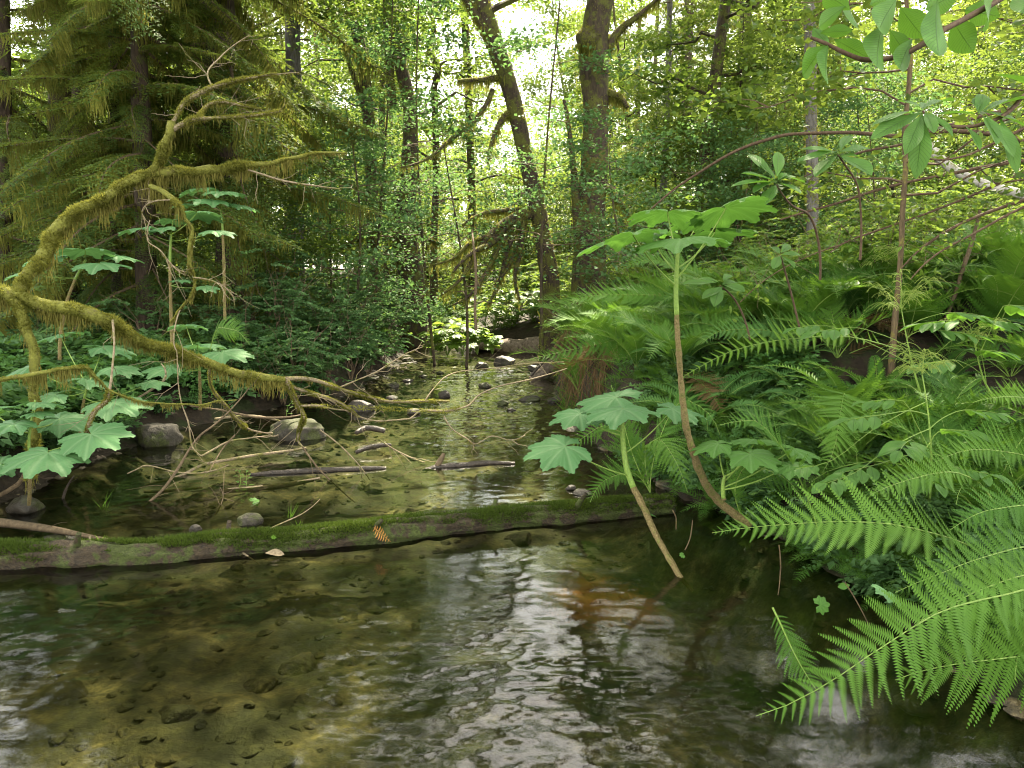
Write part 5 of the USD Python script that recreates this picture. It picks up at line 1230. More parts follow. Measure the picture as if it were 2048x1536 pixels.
hero_fern('bright arching fern left of the prickly stem top, among the bank ferns', [
    ([(1800, 700, 4.9), (1660, 672, 4.7), (1560, 680, 4.5), (1470, 700, 4.35), (1380, 745, 4.2), (1352, 762, 4.15)], 0.17, (0.2, -0.55, -0.8), 26, 14, 0.25)], 207, 'fern_yellow')
hero_fern('fern growing at the right end of the log under the bent prickly stem', [
    ([(1300, 985, 4.7), (1255, 945, 4.6), (1210, 960, 4.5), (1180, 1005, 4.4)], 0.17, (0.5, -0.6, -0.5), 20, 14, 0.3),
    ([(1300, 985, 4.7), (1290, 900, 4.75), (1320, 880, 4.6), (1350, 920, 4.4), (1375, 985, 4.25)], 0.20, (-0.7, -0.5, -0.3), 22, 14, 0.3),
    ([(1300, 985, 4.7), (1260, 880, 4.8), (1215, 850, 4.8), (1160, 880, 4.7), (1130, 905, 4.65)], 0.16, (0.1, -0.5, -0.8), 22, 14, 0.2),
    ([(1300, 985, 4.7), (1262, 900, 4.75), (1240, 820, 4.8), (1222, 770, 4.85)], 0.15, (1, 0.1, 0.1), 20, 14, 0.15),
    ([(1300, 985, 4.7), (1330, 850, 4.8), (1372, 800, 4.7), (1420, 830, 4.6), (1440, 870, 4.5)], 0.18, (0.2, -0.7, -0.6), 20, 14, 0.2)], 208)
hero_fern('fern hanging over the cut bank with hanging grass roots, upstream', [
    ([(1420, 640, 7.3), (1330, 650, 7.1), (1230, 680, 6.9), (1140, 700, 6.8), (1060, 718, 6.7)], 0.28, (0.1, -0.5, -0.85), 26, 14, 0.25),
    ([(1420, 640, 7.3), (1320, 590, 7.2), (1200, 590, 7.1), (1110, 620, 7.0)], 0.26, (0.2, -0.6, -0.7), 26, 14, 0.25),
    ([(1420, 760, 7.0), (1350, 715, 6.8), (1280, 712, 6.6), (1205, 722, 6.5)], 0.24, (0.1, -0.5, -0.85), 24, 14, 0.25),
    ([(1420, 640, 7.3), (1360, 600, 7.2), (1290, 560, 7.2), (1220, 540, 7.2)], 0.25, (0.8, -0.6, -0.2), 26, 14, 0.3),
    ([(1440, 600, 7.6), (1380, 540, 7.6), (1300, 520, 7.5), (1235, 545, 7.4)], 0.25, (0.2, -0.6, -0.7), 26, 14, 0.3)], 209)
for k, (pts, W, lk, lab) in enumerate([
        ([(2100, 930, 3.6), (2020, 905, 3.5), (1940, 900, 3.4), (1860, 930, 3.3)], 0.18, 'fern_green', 'fern frond at the right edge level with the wide facing frond'),
        ([(2130, 815, 3.9), (2050, 795, 3.8), (1990, 795, 3.7), (1945, 805, 3.65)], 0.14, 'fern_yellow', 'yellow-green fern tip at the right edge beside the feathery plumes'),
        ([(1640, 1080, 3.7), (1600, 960, 3.7), (1560, 890, 3.65), (1500, 840, 3.6), (1440, 850, 3.5)], 0.2, 'fern_green', 'fern arching over the small bright lobed-leaf plant'),
        ([(1990, 1010, 3.3), (1950, 960, 3.3), (1880, 945, 3.2), (1800, 965, 3.1), (1740, 990, 3.0)], 0.18, 'fern_green', 'fern frond above the level frond over the pool'),
        ([(1500, 1060, 4.1), (1470, 980, 4.1), (1500, 930, 4.0), (1560, 950, 3.9), (1610, 1010, 3.8)], 0.18, 'fern_green', 'low fern behind the foot of the tall prickly stem'),
        ([(1650, 760, 6.0), (1600, 700, 6.0), (1530, 660, 5.9), (1450, 660, 5.8), (1400, 690, 5.7)], 0.24, 'fern_blue', 'bluish fern behind the tall prickly stem'),
        ([(420, 700, 6.2), (440, 655, 6.1), (470, 660, 5.9), (500, 690, 5.8)], 0.15, 'fern_green', 'fern tip showing above the thick mossy branch at the left')]):
    hero_fern(lab, [(pts, W, (0.25, -0.55, -0.75), 24, 14, 0.22)], 220 + k, lk)

# ---------------------------------------------------------------- feathery plume plants and their compound leaves
def plume_plant(label, px, py, Y, top, plumes, lv, seed):
    rg = R(seed); b = P(px, py, Y)
    T = thing('plume_plant', label, 'plant', b)
    t = P(*top)
    c = resample(np.vstack([b, (b + t) / 2 + rg.normal(size=3) * 0.03, t]), 12)
    part(T, 'stem', tube(c, np.linspace(0.007, 0.002, 12), 6), 'stem_green', smooth=True)
    for (qx, qy, qY, s) in plumes:
        q = P(qx, qy, qY); root = c[-2]
        ms = [tube(resample(np.vstack([root, (root + q) / 2 + [0, 0, 0.03], q]), 6), np.linspace(0.002, 0.001, 6), 4, cap=False)]
        for k in range(26):
            u = rg.uniform(0.35, 1.05); st_ = root * (1 - u) + q * u
            a = rg.uniform(0, 6.28); l = s * rg.uniform(0.4, 1.0)
            v = np.linspace(0, 1, 9)[:, None]
            d = np.array([math.cos(a), math.sin(a), 0.75])
            cc = st_ + d * l * v + np.array([0, 0, -1.0]) * l * v ** 2 * 1.0
            ms.append(tube(cc, np.linspace(0.0011, 0.0006, 9), 3, cap=False))
            m = 60
            i = rg.random(m) * 8
            p0 = np.stack([np.interp(i, np.arange(9), cc[:, j]) for j in range(3)], 1)
            ms.append(spikes(p0, rg.normal(size=(m, 3)), rg.uniform(0.0025, 0.006, m), 0.0022, rg))
        part(T, 'plume', join(ms), 'plume_yellow', kind='stuff')
    for (qx, qy, qY, ang, s) in lv:
        q = P(qx, qy, qY); i = rg.integers(3, 9); root = c[i]
        ms = []
        a0 = math.radians(ang)
        d = np.array([math.cos(a0), math.sin(a0), -0.1])
        C, Dd = [], []
        part(T, 'leaf_stalk', tube(resample(np.vstack([root, (root + q) / 2 + [0, 0, 0.02], q, q + d * s]), 10), np.linspace(0.0025, 0.001, 10), 4, cap=False), 'stem_green')
        for k, u in enumerate([0.15, 0.15, 0.5, 0.5, 0.78, 0.78, 1.0]):
            sd = 1 if k % 2 else -1
            aa = a0 + (0 if u == 1 else sd * 0.95)
            C.append(q + d * s * u); Dd.append([math.cos(aa), math.sin(aa), -0.22])
        C, Dd = np.array(C), np.array(Dd)
        for j in range(len(C)):
            ll = s * rg.uniform(0.55, 0.75)
            v, f, uv = broad_leaf(ll, ll * 0.5, rg, 0.2, 8)
            part(T, 'leaflet', (orient(v * [1, 1, 1], C[j], Dd[j], [rg.normal() * 0.15, -0.15 + rg.normal() * 0.15, 1]), f), 'broad_leaf', smooth=True, uv=uv)
    return T
plume_plant('plant with a yellow-green feathery plume, nearest of the plume plants', 1858, 1010, 3.7, (1838, 720, 3.7), [(1800, 690, 3.65, 0.12), (1850, 705, 3.7, 0.12), (1885, 725, 3.7, 0.10), (1820, 735, 3.6, 0.09)],
            [(1760, 830, 3.5, 190, 0.17), (1800, 800, 3.6, 160, 0.14), (1890, 860, 3.6, 20, 0.18), (1820, 880, 3.4, 230, 0.17), (1930, 820, 3.7, 0, 0.16), (1750, 930, 3.4, 200, 0.17), (1700, 950, 3.3, 210, 0.15), (1830, 940, 3.3, 270, 0.16), (1900, 930, 3.4, 320, 0.15), (1640, 930, 3.4, 190, 0.12)], 301)
plume_plant('taller plume plant behind the nearest one, its plumes crossing the thin brown trunk', 1845, 800, 4.6, (1800, 600, 4.6), [(1770, 610, 4.55, 0.14), (1830, 585, 4.6, 0.15), (1860, 560, 4.6, 0.13), (1745, 570, 4.6, 0.10), (1800, 545, 4.7, 0.10)],
            [(1900, 625, 4.4, 10, 0.2), (1960, 640, 4.4, 5, 0.2), (1700, 655, 4.3, 190, 0.18), (1870, 660, 4.4, 330, 0.18), (1640, 650, 4.5, 190, 0.15)], 302)
plume_plant('plume plant at the far right with drooping yellow-green tassels', 1990, 800, 4.4, (1950, 680, 4.4), [(1960, 650, 4.4, 0.10), (1900, 640, 4.5, 0.10), (2000, 640, 4.4, 0.1)],
            [(1960, 700, 4.2, 20, 0.2), (1930, 640, 4.3, 160, 0.2), (2010, 610, 4.3, 0, 0.22), (1900, 720, 4.1, 200, 0.18)], 303)
plume_plant('small plume plant behind the feathery group', 1830, 620, 6.2, (1790, 480, 6.2), [(1760, 500, 6.2, 0.16), (1810, 515, 6.1, 0.15), (1740, 530, 6.1, 0.14)], [(1720, 560, 6, 190, 0.2), (1850, 560, 6, 0, 0.2)], 304)

# ---------------------------------------------------------------- the broad-leaved tree that reaches in at the upper right
rg = R(40)
bt_base = np.array([4.3, 4.6, gz(4.3, 4.6)])
bt = thing('broadleaf_tree', 'tree whose large veined leaves hang on dark branches into the upper right corner', 'tree', bt_base)
tr = resample(np.vstack([bt_base - [0, 0, 0.3], bt_base + [-0.1, 0.1, 1.8], bt_base + [-0.4, -0.1, 3.6], bt_base + [-0.3, 0.2, 6.0], bt_base + [-0.6, 0.5, 8.5]]), 24)
part(bt, 'trunk', tube(tr, np.linspace(0.11, 0.03, 24), 12, 0.1, 3, 4.0), 'bark_grey', smooth=True)
b1 = [(1621, 75, 2.6, 6), (1656, 89, 2.6, 8), (1690, 106, 2.6, 9), (1734, 120, 2.6, 10), (1785, 116, 2.6, 10), (1844, 89, 2.62, 11), (1891, 58, 2.65, 11), (1929, 38, 2.7, 11), (1997, 0, 2.8, 12), (2100, -70, 3.0, 13)]
b2 = [(1845, 222, 2.9, 5), (1885, 250, 2.9, 6), (1929, 254, 2.9, 7), (1973, 246, 2.92, 7), (2014, 226, 2.95, 8), (2048, 191, 3.0, 8), (2120, 130, 3.1, 9), (2200, 40, 3.3, 11)]
for bp, at in ((b1, tr[12]), (b2, tr[10])):
    p_, r_ = pline(bp)
    p_ = np.vstack([p_, resample(np.vstack([p_[-1], (p_[-1] + at) / 2 + [0, 0, 0.1], at]), 8)[1:]]); r_ = np.r_[r_, np.linspace(r_[-1], 0.03, 7)]
    part(bt, 'branch', tube(p_, r_, 8, 0.12, 2, 20.0), 'stem_red', smooth=True)
def big_leaf(T, b, t, w, Yb, Yt=None, facing=None, look='broad_leaf'):
    pb, pt = P(b[0], b[1], Yb), P(t[0], t[1], Yt or Yb)
    L = np.linalg.norm(pt - pb); W = w * Yb / FPX
    v, f, uv = broad_leaf(L * 1.04, W, rg, 0.12, 12)
    up = np.array([0.0, 1.0, 0.35]) if facing is None else np.asarray(facing, float)
    up = up + rg.normal(size=3) * 0.18
    part(T, 'leaf', (orient(v, pb, pt - pb, up), f), look, smooth=True, uv=uv)
for b, t, w, yb, yt in [((1656, 89), (1640, 166), 52, 2.6, 2.5), ((1652, 90), (1598, 150), 50, 2.6, 2.55), ((1765, 50), (1741, 140), 66, 2.6, 2.5), ((1826, 76), (1790, 142), 44, 2.62, 2.55), ((1874, 0), (1864, 118), 60, 2.6, 2.5),
                        ((1795, -5), (1745, 66), 56, 2.6, 2.5), ((1668, 78), (1728, 110), 38, 2.6, 2.7), ((1692, 12), (1630, 54), 34, 2.6, 2.55), ((1992, -10), (1962, 50), 62, 2.8, 2.7), ((1905, 40), (1938, 96), 58, 2.7, 2.8),
                        ((1800, 15), (1840, 66), 52, 2.6, 2.7), ((1640, 66), (1698, 60), 26, 2.6, 2.6), ((1930, 20), (1985, 30), 50, 2.8, 2.9), ((1740, 10), (1800, -30), 50, 2.6, 2.7), ((1700, 20), (1650, -15), 46, 2.6, 2.6), ((1850, 20), (1905, -10), 50, 2.65, 2.7),
                        ((1660, 92), (1628, 62), 26, 2.6, 2.65), ((2040, -20), (2060, 40), 60, 2.9, 2.8), ((1720, 60), (1690, 20), 40, 2.6, 2.7), ((1780, 60), (1812, 110), 40, 2.62, 2.7)]:
    big_leaf(bt, b, t, w, yb, yt)
up = (0.1, -0.45, 1.0)
for b, t, w, yb, yt in [((1840, 222), (1750, 234), 32, 2.9, 2.8), ((1842, 226), (1756, 258), 34, 2.9, 2.75), ((1843, 230), (1818, 292), 36, 2.9, 2.75), ((1845, 230), (1838, 338), 42, 2.9, 2.75), ((1848, 215), (1904, 186), 34, 2.9, 3.05), ((1840, 215), (1802, 196), 26, 2.9, 3.0),
                        ((1850, 224), (1870, 256), 26, 2.9, 2.8), ((1852, 224), (1910, 264), 30, 2.9, 2.85), ((1845, 220), (1855, 198), 22, 2.9, 3.0), ((1956, 228), (1970, 182), 30, 2.92, 3.0), ((1958, 226), (2052, 182), 44, 2.92, 2.98), ((1950, 228), (1880, 220), 32, 2.92, 2.9),
                        ((1965, 232), (2000, 278), 38, 2.92, 2.8), ((1970, 230), (2034, 300), 40, 2.92, 2.8), ((1955, 222), (1954, 190), 20, 2.92, 3.0), ((1968, 224), (2052, 240), 36, 2.92, 2.95), ((1990, 150), (2052, 160), 44, 3.0, 3.0), ((1930, 250), (1965, 290), 26, 2.9, 2.8), ((2000, 235), (2040, 330), 30, 2.95, 2.8)]:
    big_leaf(bt, b, t, w, yb, yt, up)
ms, tips = limbs_of(tr[8:], np.linspace(0.07, 0.03, 16), 14, 3.4, rg, 0.15, 0.35, 5)
sc = np.array(screen(tips)).T
vis = (sc[:, 0] < 2100) & (sc[:, 1] > -60) & (tips[:, 1] > 0.3)
tips = tips[~vis]
part(bt, 'limbs', join(ms[:1] + [m for m in ms if screen(m[0]).__getitem__(1).max() < -20 or screen(m[0])[0].min() > 2080]), 'bark_grey', kind='stuff')
part(bt, 'crown', crown_cloud(tips, 40, 0.5, 0.11, rg), 'broad_leaf_far', kind='stuff') if False else part(bt, 'crown', crown_cloud(tips, 40, 0.5, 0.11, rg), 'crown_green', kind='stuff')

# saplings of the same broad leaf and thin branches in the right middle ground
def sapling(label, branch, leaf_list, seed, w=5):
    global rg
    p_, r_ = pline(branch)
    T = thing('sapling', label, 'sapling', p_[0])
    part(T, 'stem', tube(p_, r_, 6, 0.1, seed, 20.0), 'stem_red', smooth=True)
    for b, t, w_, yb, yt in leaf_list:
        big_leaf(T, b, t, w_, yb, yt, (0.1, -0.4, 1.0))
    return T
sapling('sapling tip with rounded glossy leaves above the umbrella of lobed leaves', [(1640, 560, 4.4, 5), (1615, 427, 4.2, 5), (1587, 413, 4.1, 4), (1553, 370, 4.0, 3)],
        [((1553, 365), (1468, 360), 36, 4.0, 3.9), ((1550, 362), (1488, 340), 28, 4.0, 4.0), ((1552, 370), (1530, 402), 30, 4.0, 3.9), ((1556, 366), (1602, 380), 30, 4.0, 3.9), ((1550, 360), (1525, 325), 24, 4.0, 4.1), ((1556, 360), (1572, 345), 22, 4.0, 4.0), ((1553, 355), (1560, 300), 26, 4.0, 4.1), ((1548, 362), (1508, 376), 26, 4.0, 3.9), ((1556, 360), (1590, 350), 24, 4.0, 4.0), ((1556, 352), (1610, 356), 24, 4.0, 4.1), ((1548, 355), (1500, 300), 24, 4.0, 4.2)], 1)
sapling('sapling twig with broad ribbed leaves left of the thin brown trunk', [(1720, 520, 4.6, 5), (1717, 380, 4.5, 4), (1690, 330, 4.4, 4), (1676, 310, 4.3, 3)],
        [((1674, 310), (1630, 344), 34, 4.3, 4.2), ((1680, 312), (1744, 340), 46, 4.3, 4.15), ((1672, 306), (1612, 292), 32, 4.3, 4.3), ((1680, 305), (1742, 288), 30, 4.3, 4.4), ((1676, 302), (1600, 312), 26, 4.3, 4.2), ((1680, 302), (1700, 262), 24, 4.3, 4.5), ((1684, 312), (1720, 310), 26, 4.3, 4.3)], 2)
sapling('small light-green sapling with pale leaves beside the prickly stem', [(1500, 680, 4.6, 4), (1470, 600, 4.5, 4), (1440, 572, 4.4, 3)],
        [((1435, 566), (1372, 560), 18, 4.4, 4.3), ((1438, 565), (1400, 552), 16, 4.4, 4.5), ((1440, 572), (1430, 606), 26, 4.4, 4.25), ((1445, 570), (1475, 560), 26, 4.4, 4.5), ((1450, 568), (1510, 562), 18, 4.4, 4.4), ((1446, 574), (1408, 590), 22, 4.4, 4.3), ((1448, 570), (1488, 578), 26, 4.4, 4.3), ((1446, 562), (1462, 545), 18, 4.4, 4.5)], 3)
sapling('pale-leaved sapling right of the light-green one', [(1600, 660, 4.8, 4), (1575, 560, 4.7, 4), (1562, 515, 4.6, 3)],
        [((1560, 512), (1548, 532), 20, 4.6, 4.5), ((1562, 510), (1600, 506), 22, 4.6, 4.6), ((1560, 508), (1545, 490), 16, 4.6, 4.7), ((1564, 512), (1590, 530), 20, 4.6, 4.5), ((1562, 506), (1580, 486), 18, 4.6, 4.7)], 4)
for k, (pts, lab) in enumerate([([(1300, 420, 8, 4), (1348, 379, 8, 6), (1399, 345, 7.8, 7), (1468, 304, 7.6, 8), (1519, 284, 7.5, 9), (1587, 268, 7.4, 9), (1690, 265, 7.3, 10), (1792, 272, 7.2, 11), (1900, 262, 7.2, 12), (2100, 300, 7.2, 14)], 'long dark branch curving over the right slope, highest of the bare branches'),
                                ([(1560, 440, 6.2, 4), (1608, 425, 6.1, 6), (1673, 407, 6.0, 7), (1758, 379, 5.9, 8), (1826, 362, 5.8, 8), (1895, 349, 5.8, 9), (1963, 335, 5.7, 10), (2070, 318, 5.7, 11)], 'dark bare branch crossing the thin brown trunk in front of the pale fallen trunk'),
                                ([(1660, 505, 6, 3), (1690, 485, 6, 5), (1758, 460, 6, 6), (1861, 424, 5.9, 6), (1946, 390, 5.9, 7), (2080, 330, 5.9, 8)], 'thin bare branch below the crossing branch'),
                                ([(1800, 540, 5.4, 3), (1844, 496, 5.4, 6), (1929, 444, 5.4, 8), (2048, 400, 5.4, 10), (2110, 380, 5.4, 11)], 'dark branch slanting down from the right edge, upper of two'),
                                ([(1820, 560, 5.2, 3), (1867, 513, 5.2, 5), (1946, 468, 5.2, 6), (2048, 414, 5.2, 8), (2110, 390, 5.2, 9)], 'dark branch slanting down from the right edge, lower of two'),
                                ([(1690, 318, 6.5, 4), (1710, 308, 6.5, 6), (1758, 297, 6.5, 7), (1800, 290, 6.5, 8), (1840, 270, 6.6, 9), (1900, 250, 6.7, 10), (2100, 200, 6.9, 12)], 'short dark branch behind the broad ribbed leaves'),
                                ([(1850, 315, 4.8, 4), (1880, 320, 4.8, 5), (1929, 312, 4.8, 6), (1980, 290, 4.8, 7), (2060, 250, 4.8, 8)], 'dark drooping twig under the second leaf cluster'),
                                ([(1890, 640, 6, 9), (1910, 590, 6, 11), (1925, 540, 6, 11), (1945, 480, 6, 10), (1960, 420, 6, 8)], 'dark upright stem slanting right of the plumes'),
                                ([(1480, 605, 5.5, 2), (1530, 560, 5.5, 3), (1600, 520, 5.5, 3), (1680, 490, 5.5, 4)], 'very thin bare twig slanting above the small saplings')]):
    pts = [(a, b, c_, w_ * 0.75) for a, b, c_, w_ in pts]
    T = stick(lab, pts, 'stem_red' if k != 7 else 'twig_brown', 'bare_branch', 14, 80 + k, 'branch')
    rr = R(400 + k); c, _ = pline(pts); i = rr.integers(0, len(c), 60)
    q = c[i] + rr.normal(size=(60, 3)) * 0.07
    part(T, 'leaves', leaves(q, rr.normal(size=(60, 3)), rr.normal(size=(60, 3)) * 0.4 + [0, 0, 1], rr.uniform(0.03, 0.07, 60), rr.uniform(0.02, 0.04, 60), 0.2, 4), 'shrub_yellow', kind='stuff')
    b0 = c[-1]
stick('pale white-barked fallen trunk slanting down at the right edge', [(1848, 272, 8.2, 13), (1857, 287, 8.1, 16), (1881, 318, 8.0, 17), (1929, 352, 7.9, 17), (1980, 372, 7.8, 18), (2048, 390, 7.7, 19), (2160, 425, 7.5, 20)], 'bark_birch', 'fallen_birch', 0, 95, 'trunk', 12, 0.1)
sp = [(1786, 690, 5.6, 16), (1790, 640, 5.6, 15), (1798, 560, 5.6, 14), (1802, 500, 5.6, 13), (1806, 410, 5.6, 13), (1811, 342, 5.6, 12), (1809, 267, 5.6, 12), (1816, 191, 5.6, 11), (1821, 130, 5.6, 11), (1816, 68, 5.6, 10), (1812, -40, 5.6, 9)]
p_, r_ = trunk_from(sp, 6.4, 96); r_ = r_ * 0.8
T = thing('young_tree', 'thin brown trunk of a young tree standing straight among the right bank plants', 'tree', p_[0])
part(T, 'trunk', tube(p_, r_, 9, 0.12, 6, 10.0), 'bark_brown', smooth=True)
ms, tips = limbs_of(p_, r_, 12, 1.5, R(97), 0.35, 0.3, 4)
part(T, 'limbs', join(ms), 'stem_red', kind='stuff'); part(T, 'crown', crown_cloud(tips, 16, 0.25, 0.08, R(98)), 'crown_yellow', kind='stuff')
# leafy shrubs that fill the right middle ground
rr = R(99)
for k in range(26):
    Y = rr.uniform(6.5, 12); px = rr.uniform(1420, 2150)
    q = P(px, 560, Y); x = q[0]
    if x - np.interp(Y, RY, RX) < 1.5:
        continue
    place(SHRUB[2], 'leafy_shrub', 'light-green leafy shrub on the lower right slope', 'shrub', (x, Y, gz(x, Y) - 0.05), rr.uniform(0, 6.28), rr.uniform(0.55, 1.0), 'light-green shrubs on the lower right slope')
# young maples with layered sprays behind the stream
for k, (px, Y, H, lab) in enumerate([(690, 12.5, 4.2, 'young maple with layered leaves left of the leaning trunk, over the left bank'), (905, 13.2, 4.4, 'young maple with small layered leaves before the middle trunks'), 
                                     (1250, 11.8, 3.1, 'young maple before the shaggy trunk'),
                                    (865, 13.6, 8.0, 'tall slim maple whose leaf sprays cross the gap between the middle trunks'), (1112, 12.9, 7.6, 'tall slim maple with sparse leaves against the sky gap'), (770, 14.2, 8.0, 'tall slim maple before the slender straight trunk')]):
    r2 = R(130 + k); b = P(px, 560, Y); g = gz(b[0], Y)
    u = np.linspace(0, 1, 12)
    tr = np.stack([b[0] + 0.25 * np.sin(u * 3 + k), Y + 0.2 * u, g - 0.2 + H * u], 1); dens = 18 if k in (0, 2) else 22 if k > 2 else 5
    T = thing('young_maple', lab, 'tree', (b[0], Y, g))
    part(T, 'trunk', tube(tr, np.linspace(0.03, 0.008, 12), 7, 0.1, k, 8.0), 'bark_mossy', smooth=True)
    ms, tips = limbs_of(tr, np.linspace(0.03, 0.008, 12), 14, 1.8, r2, 0.25, 0.25, 5)
    part(T, 'limbs', join(ms), 'twig_brown', kind='stuff')
    part(T, 'crown', crown_cloud(tips, dens, 0.28, 0.08, r2, 0.35), 'shrub_green', kind='stuff')

# ---------------------------------------------------------------- small things
rg = R(50)
# hanging dead grass and roots on the cut bank
n = 2600
Y = rg.uniform(6.7, 11.8, n); x = np.interp(Y, RY, RX) + rg.uniform(0.10, 0.32, n)
z = np.maximum(height(x, Y), 0.3) + 0.06
T = thing('grass_curtain', 'curtain of dry brown grass and roots hanging down the cut bank on the right', 'grass', (0.9, 9, 0.6), kind='stuff')
cl = meshkit.noise(np.stack([Y * 3.0, Y * 0, Y * 0], -1), 6)
b = np.stack([x - 0.05, Y, z], 1)[cl > 0.42]
part(T, 'blades', strips(b, rg.uniform(0.15, 0.6, len(b)), 0.009, rg, 0.35), 'dry_grass', kind='stuff')
n = 1500
Y = rg.uniform(6.2, 11.5, n); x = np.interp(Y, RY, RX) + rg.uniform(0.0, 0.45, n)
b = np.stack([x, Y, height(x, Y)], 1)
dd = rg.normal(size=(n, 3)) * [0.5, 0.5, 0.2] + [-0.3, 0, 0.9]
T = thing('bank_grass', 'green grass tufts on the cut bank at the waterline', 'grass', (0.9, 8, 0.2), kind='stuff')
part(T, 'blades', spikes(b, dd, rg.uniform(0.1, 0.32, n), 0.010, rg, 0.25), 'fern_green', kind='stuff')
# sprig standing on the driftwood, and the other small sprigs
def sprig(label, px, py, Y, h, n, look, seed, ls=0.05):
    r2 = R(seed); b = P(px, py, Y)
    T = thing('sprig', label, 'plant', b)
    t = b + [r2.normal() * 0.03, 0, h]
    part(T, 'stem', tube(resample(np.vstack([b, (b + t) / 2 + r2.normal(size=3) * 0.01, t]), 6), np.linspace(0.003, 0.001, 6), 4), 'stem_green')
    for k in range(n):
        u = (k + 1) / n; a = k * 2.4
        v, f, uv = broad_leaf(ls * (1.1 - 0.3 * u), ls * 0.4, r2, 0.2, 6)
        part(T, 'leaf', (orient(v, b + (t - b) * u, [math.cos(a), math.sin(a), 0.3], [0, 0, 1]), f), look, smooth=True, uv=uv)
sprig('bright green sprig on the pale driftwood, left of a pair', 478, 975, 5.4, 0.13, 8, 'broad_leaf', 1)
sprig('bright green sprig on the pale driftwood, right of a pair', 494, 976, 5.42, 0.12, 7, 'broad_leaf', 2)
sprig('small green seedling on the moss-capped rock', 573, 832, 7.3, 0.14, 7, 'broad_leaf', 3)
def loose_leaf(label, px, py, Y, rad, look, seed, palm=True, up=(0, -0.5, 1), head=200, cat='leaf'):
    r2 = R(seed); q = P(px, py, Y)
    h = math.radians(head)
    if palm:
        v, f, ve = palm_leaf(rad, r2, M=72)
    else:
        v, f, uv = broad_leaf(rad * 2, rad * 1.1, r2, 0.2, 8); ve = None
    solo('leaf', (orient(v, q, [math.cos(h), math.sin(h), 0], up), f), look, label, cat, smooth=True, base=q)
loose_leaf('single bright lobed leaf standing over the dark water under the bank', 1640, 1210, 2.75, 0.045, 'palm_leaf_green', 1, up=(0.1, -1, 0.6), head=10)
loose_leaf('pale lobed leaf under the level fern frond', 1775, 1185, 2.62, 0.075, 'palm_leaf_pale', 2, up=(0.1, -0.9, 0.7), head=250)
loose_leaf('round dim leaf above the water under the level frond', 1700, 1170, 2.85, 0.026, 'palm_leaf_green', 3, palm=False, up=(0, -1, 0.5))
loose_leaf('small bright lobed leaf near the end of the driftwood', 508, 1003, 5.0, 0.05, 'palm_leaf_green', 4, up=(0.1, -1, 0.7), head=60)
loose_leaf('tiny yellow-green leaf lying on the log at the left', 264, 1106, 4.0, 0.02, 'fern_yellow', 5, palm=False, up=(0, -0.7, 1), head=70)
loose_leaf('small green leaf lying on the moss of the log', 549, 1073, 4.05, 0.022, 'fern_yellow', 6, up=(0, -0.7, 1))
loose_leaf('pale leaf lying at the waterline against the log', 530, 1106, 3.98, 0.05, 'twig_pale', 7, palm=False, up=(0, -0.5, 1), head=10)
loose_leaf('narrow grey-green leaf floating beside the right end of the log', 1285, 1030, 4.5, 0.045, 'fern_blue', 8, palm=False, up=(0, 0, 1), head=5)
loose_leaf('small leaflet dangling over the dark pool on a thread-thin stem', 1366, 1110, 3.5, 0.02, 'palm_leaf_green', 9, up=(0, -0.8, 0.8))
c = resample(np.array([P(748, 1055, 4.12), P(765, 1070, 4.05), P(782, 1084, 4.0)]), 20)
bl, stm = once_cut(c, 0.045, 9, R(12), np.array([0.6, -0.3, 0.6]), 0.05, 0.002)
T = thing('dead_fern_sprig', 'small orange-brown dead fern sprig stuck on the front of the log', 'fern', c[0])
part(T, 'blade', bl, 'dead_fern'); part(T, 'stalk', stm, 'dead_fern')
for k, (px, py, Y, h, lab) in enumerate([(205, 1020, 4.9, 0.16, 'thin yellow grass blades standing in the shallows'), (600, 1060, 4.2, 0.10, 'thin grass tuft growing on the log left of its middle'), (210, 1085, 4.05, 0.08, 'grass tuft at the left end of the log'), (580, 1035, 4.5, 0.12, 'lone grass tuft behind the log')]):
    b = P(px, py, Y); m = 6; r2 = R(60 + k)
    d = r2.normal(size=(m, 3)) * [0.45, 0.3, 0.1] + [0, 0, 1]
    solo('grass_tuft', spikes(b + r2.normal(size=(m, 3)) * [0.02, 0.02, 0], d, r2.uniform(0.5, 1, m) * h, 0.006, r2), 'fern_yellow', lab, 'grass', base=b)
for k, (px0, py0, px1, py1, Y, lab) in enumerate([(1558, 1090, 1556, 1190, 2.9, 'thin brown stem dropping into the water under the level frond'), (1690, 1165, 1750, 1280, 2.7, 'thin brown stick slanting into the pool behind the corner frond'), (1545, 1218, 1560, 1255, 2.75, 'thin stem bent over the small dark fern'),
                                                  (1370, 1100, 1385, 1040, 3.6, 'thread-thin stem of the dangling leaflet'), (1345, 1020, 1352, 1060, 4.1, 'thin root hanging beside the end of the log')]):
    stick(lab, [(px0, py0, Y, 2.6), ((px0 + px1) / 2 + 4, (py0 + py1) / 2, Y, 2.6), (px1, py1, Y, 1.8)], 'bark_brown', 'thin_stem', 0, 110 + k, 'stem')

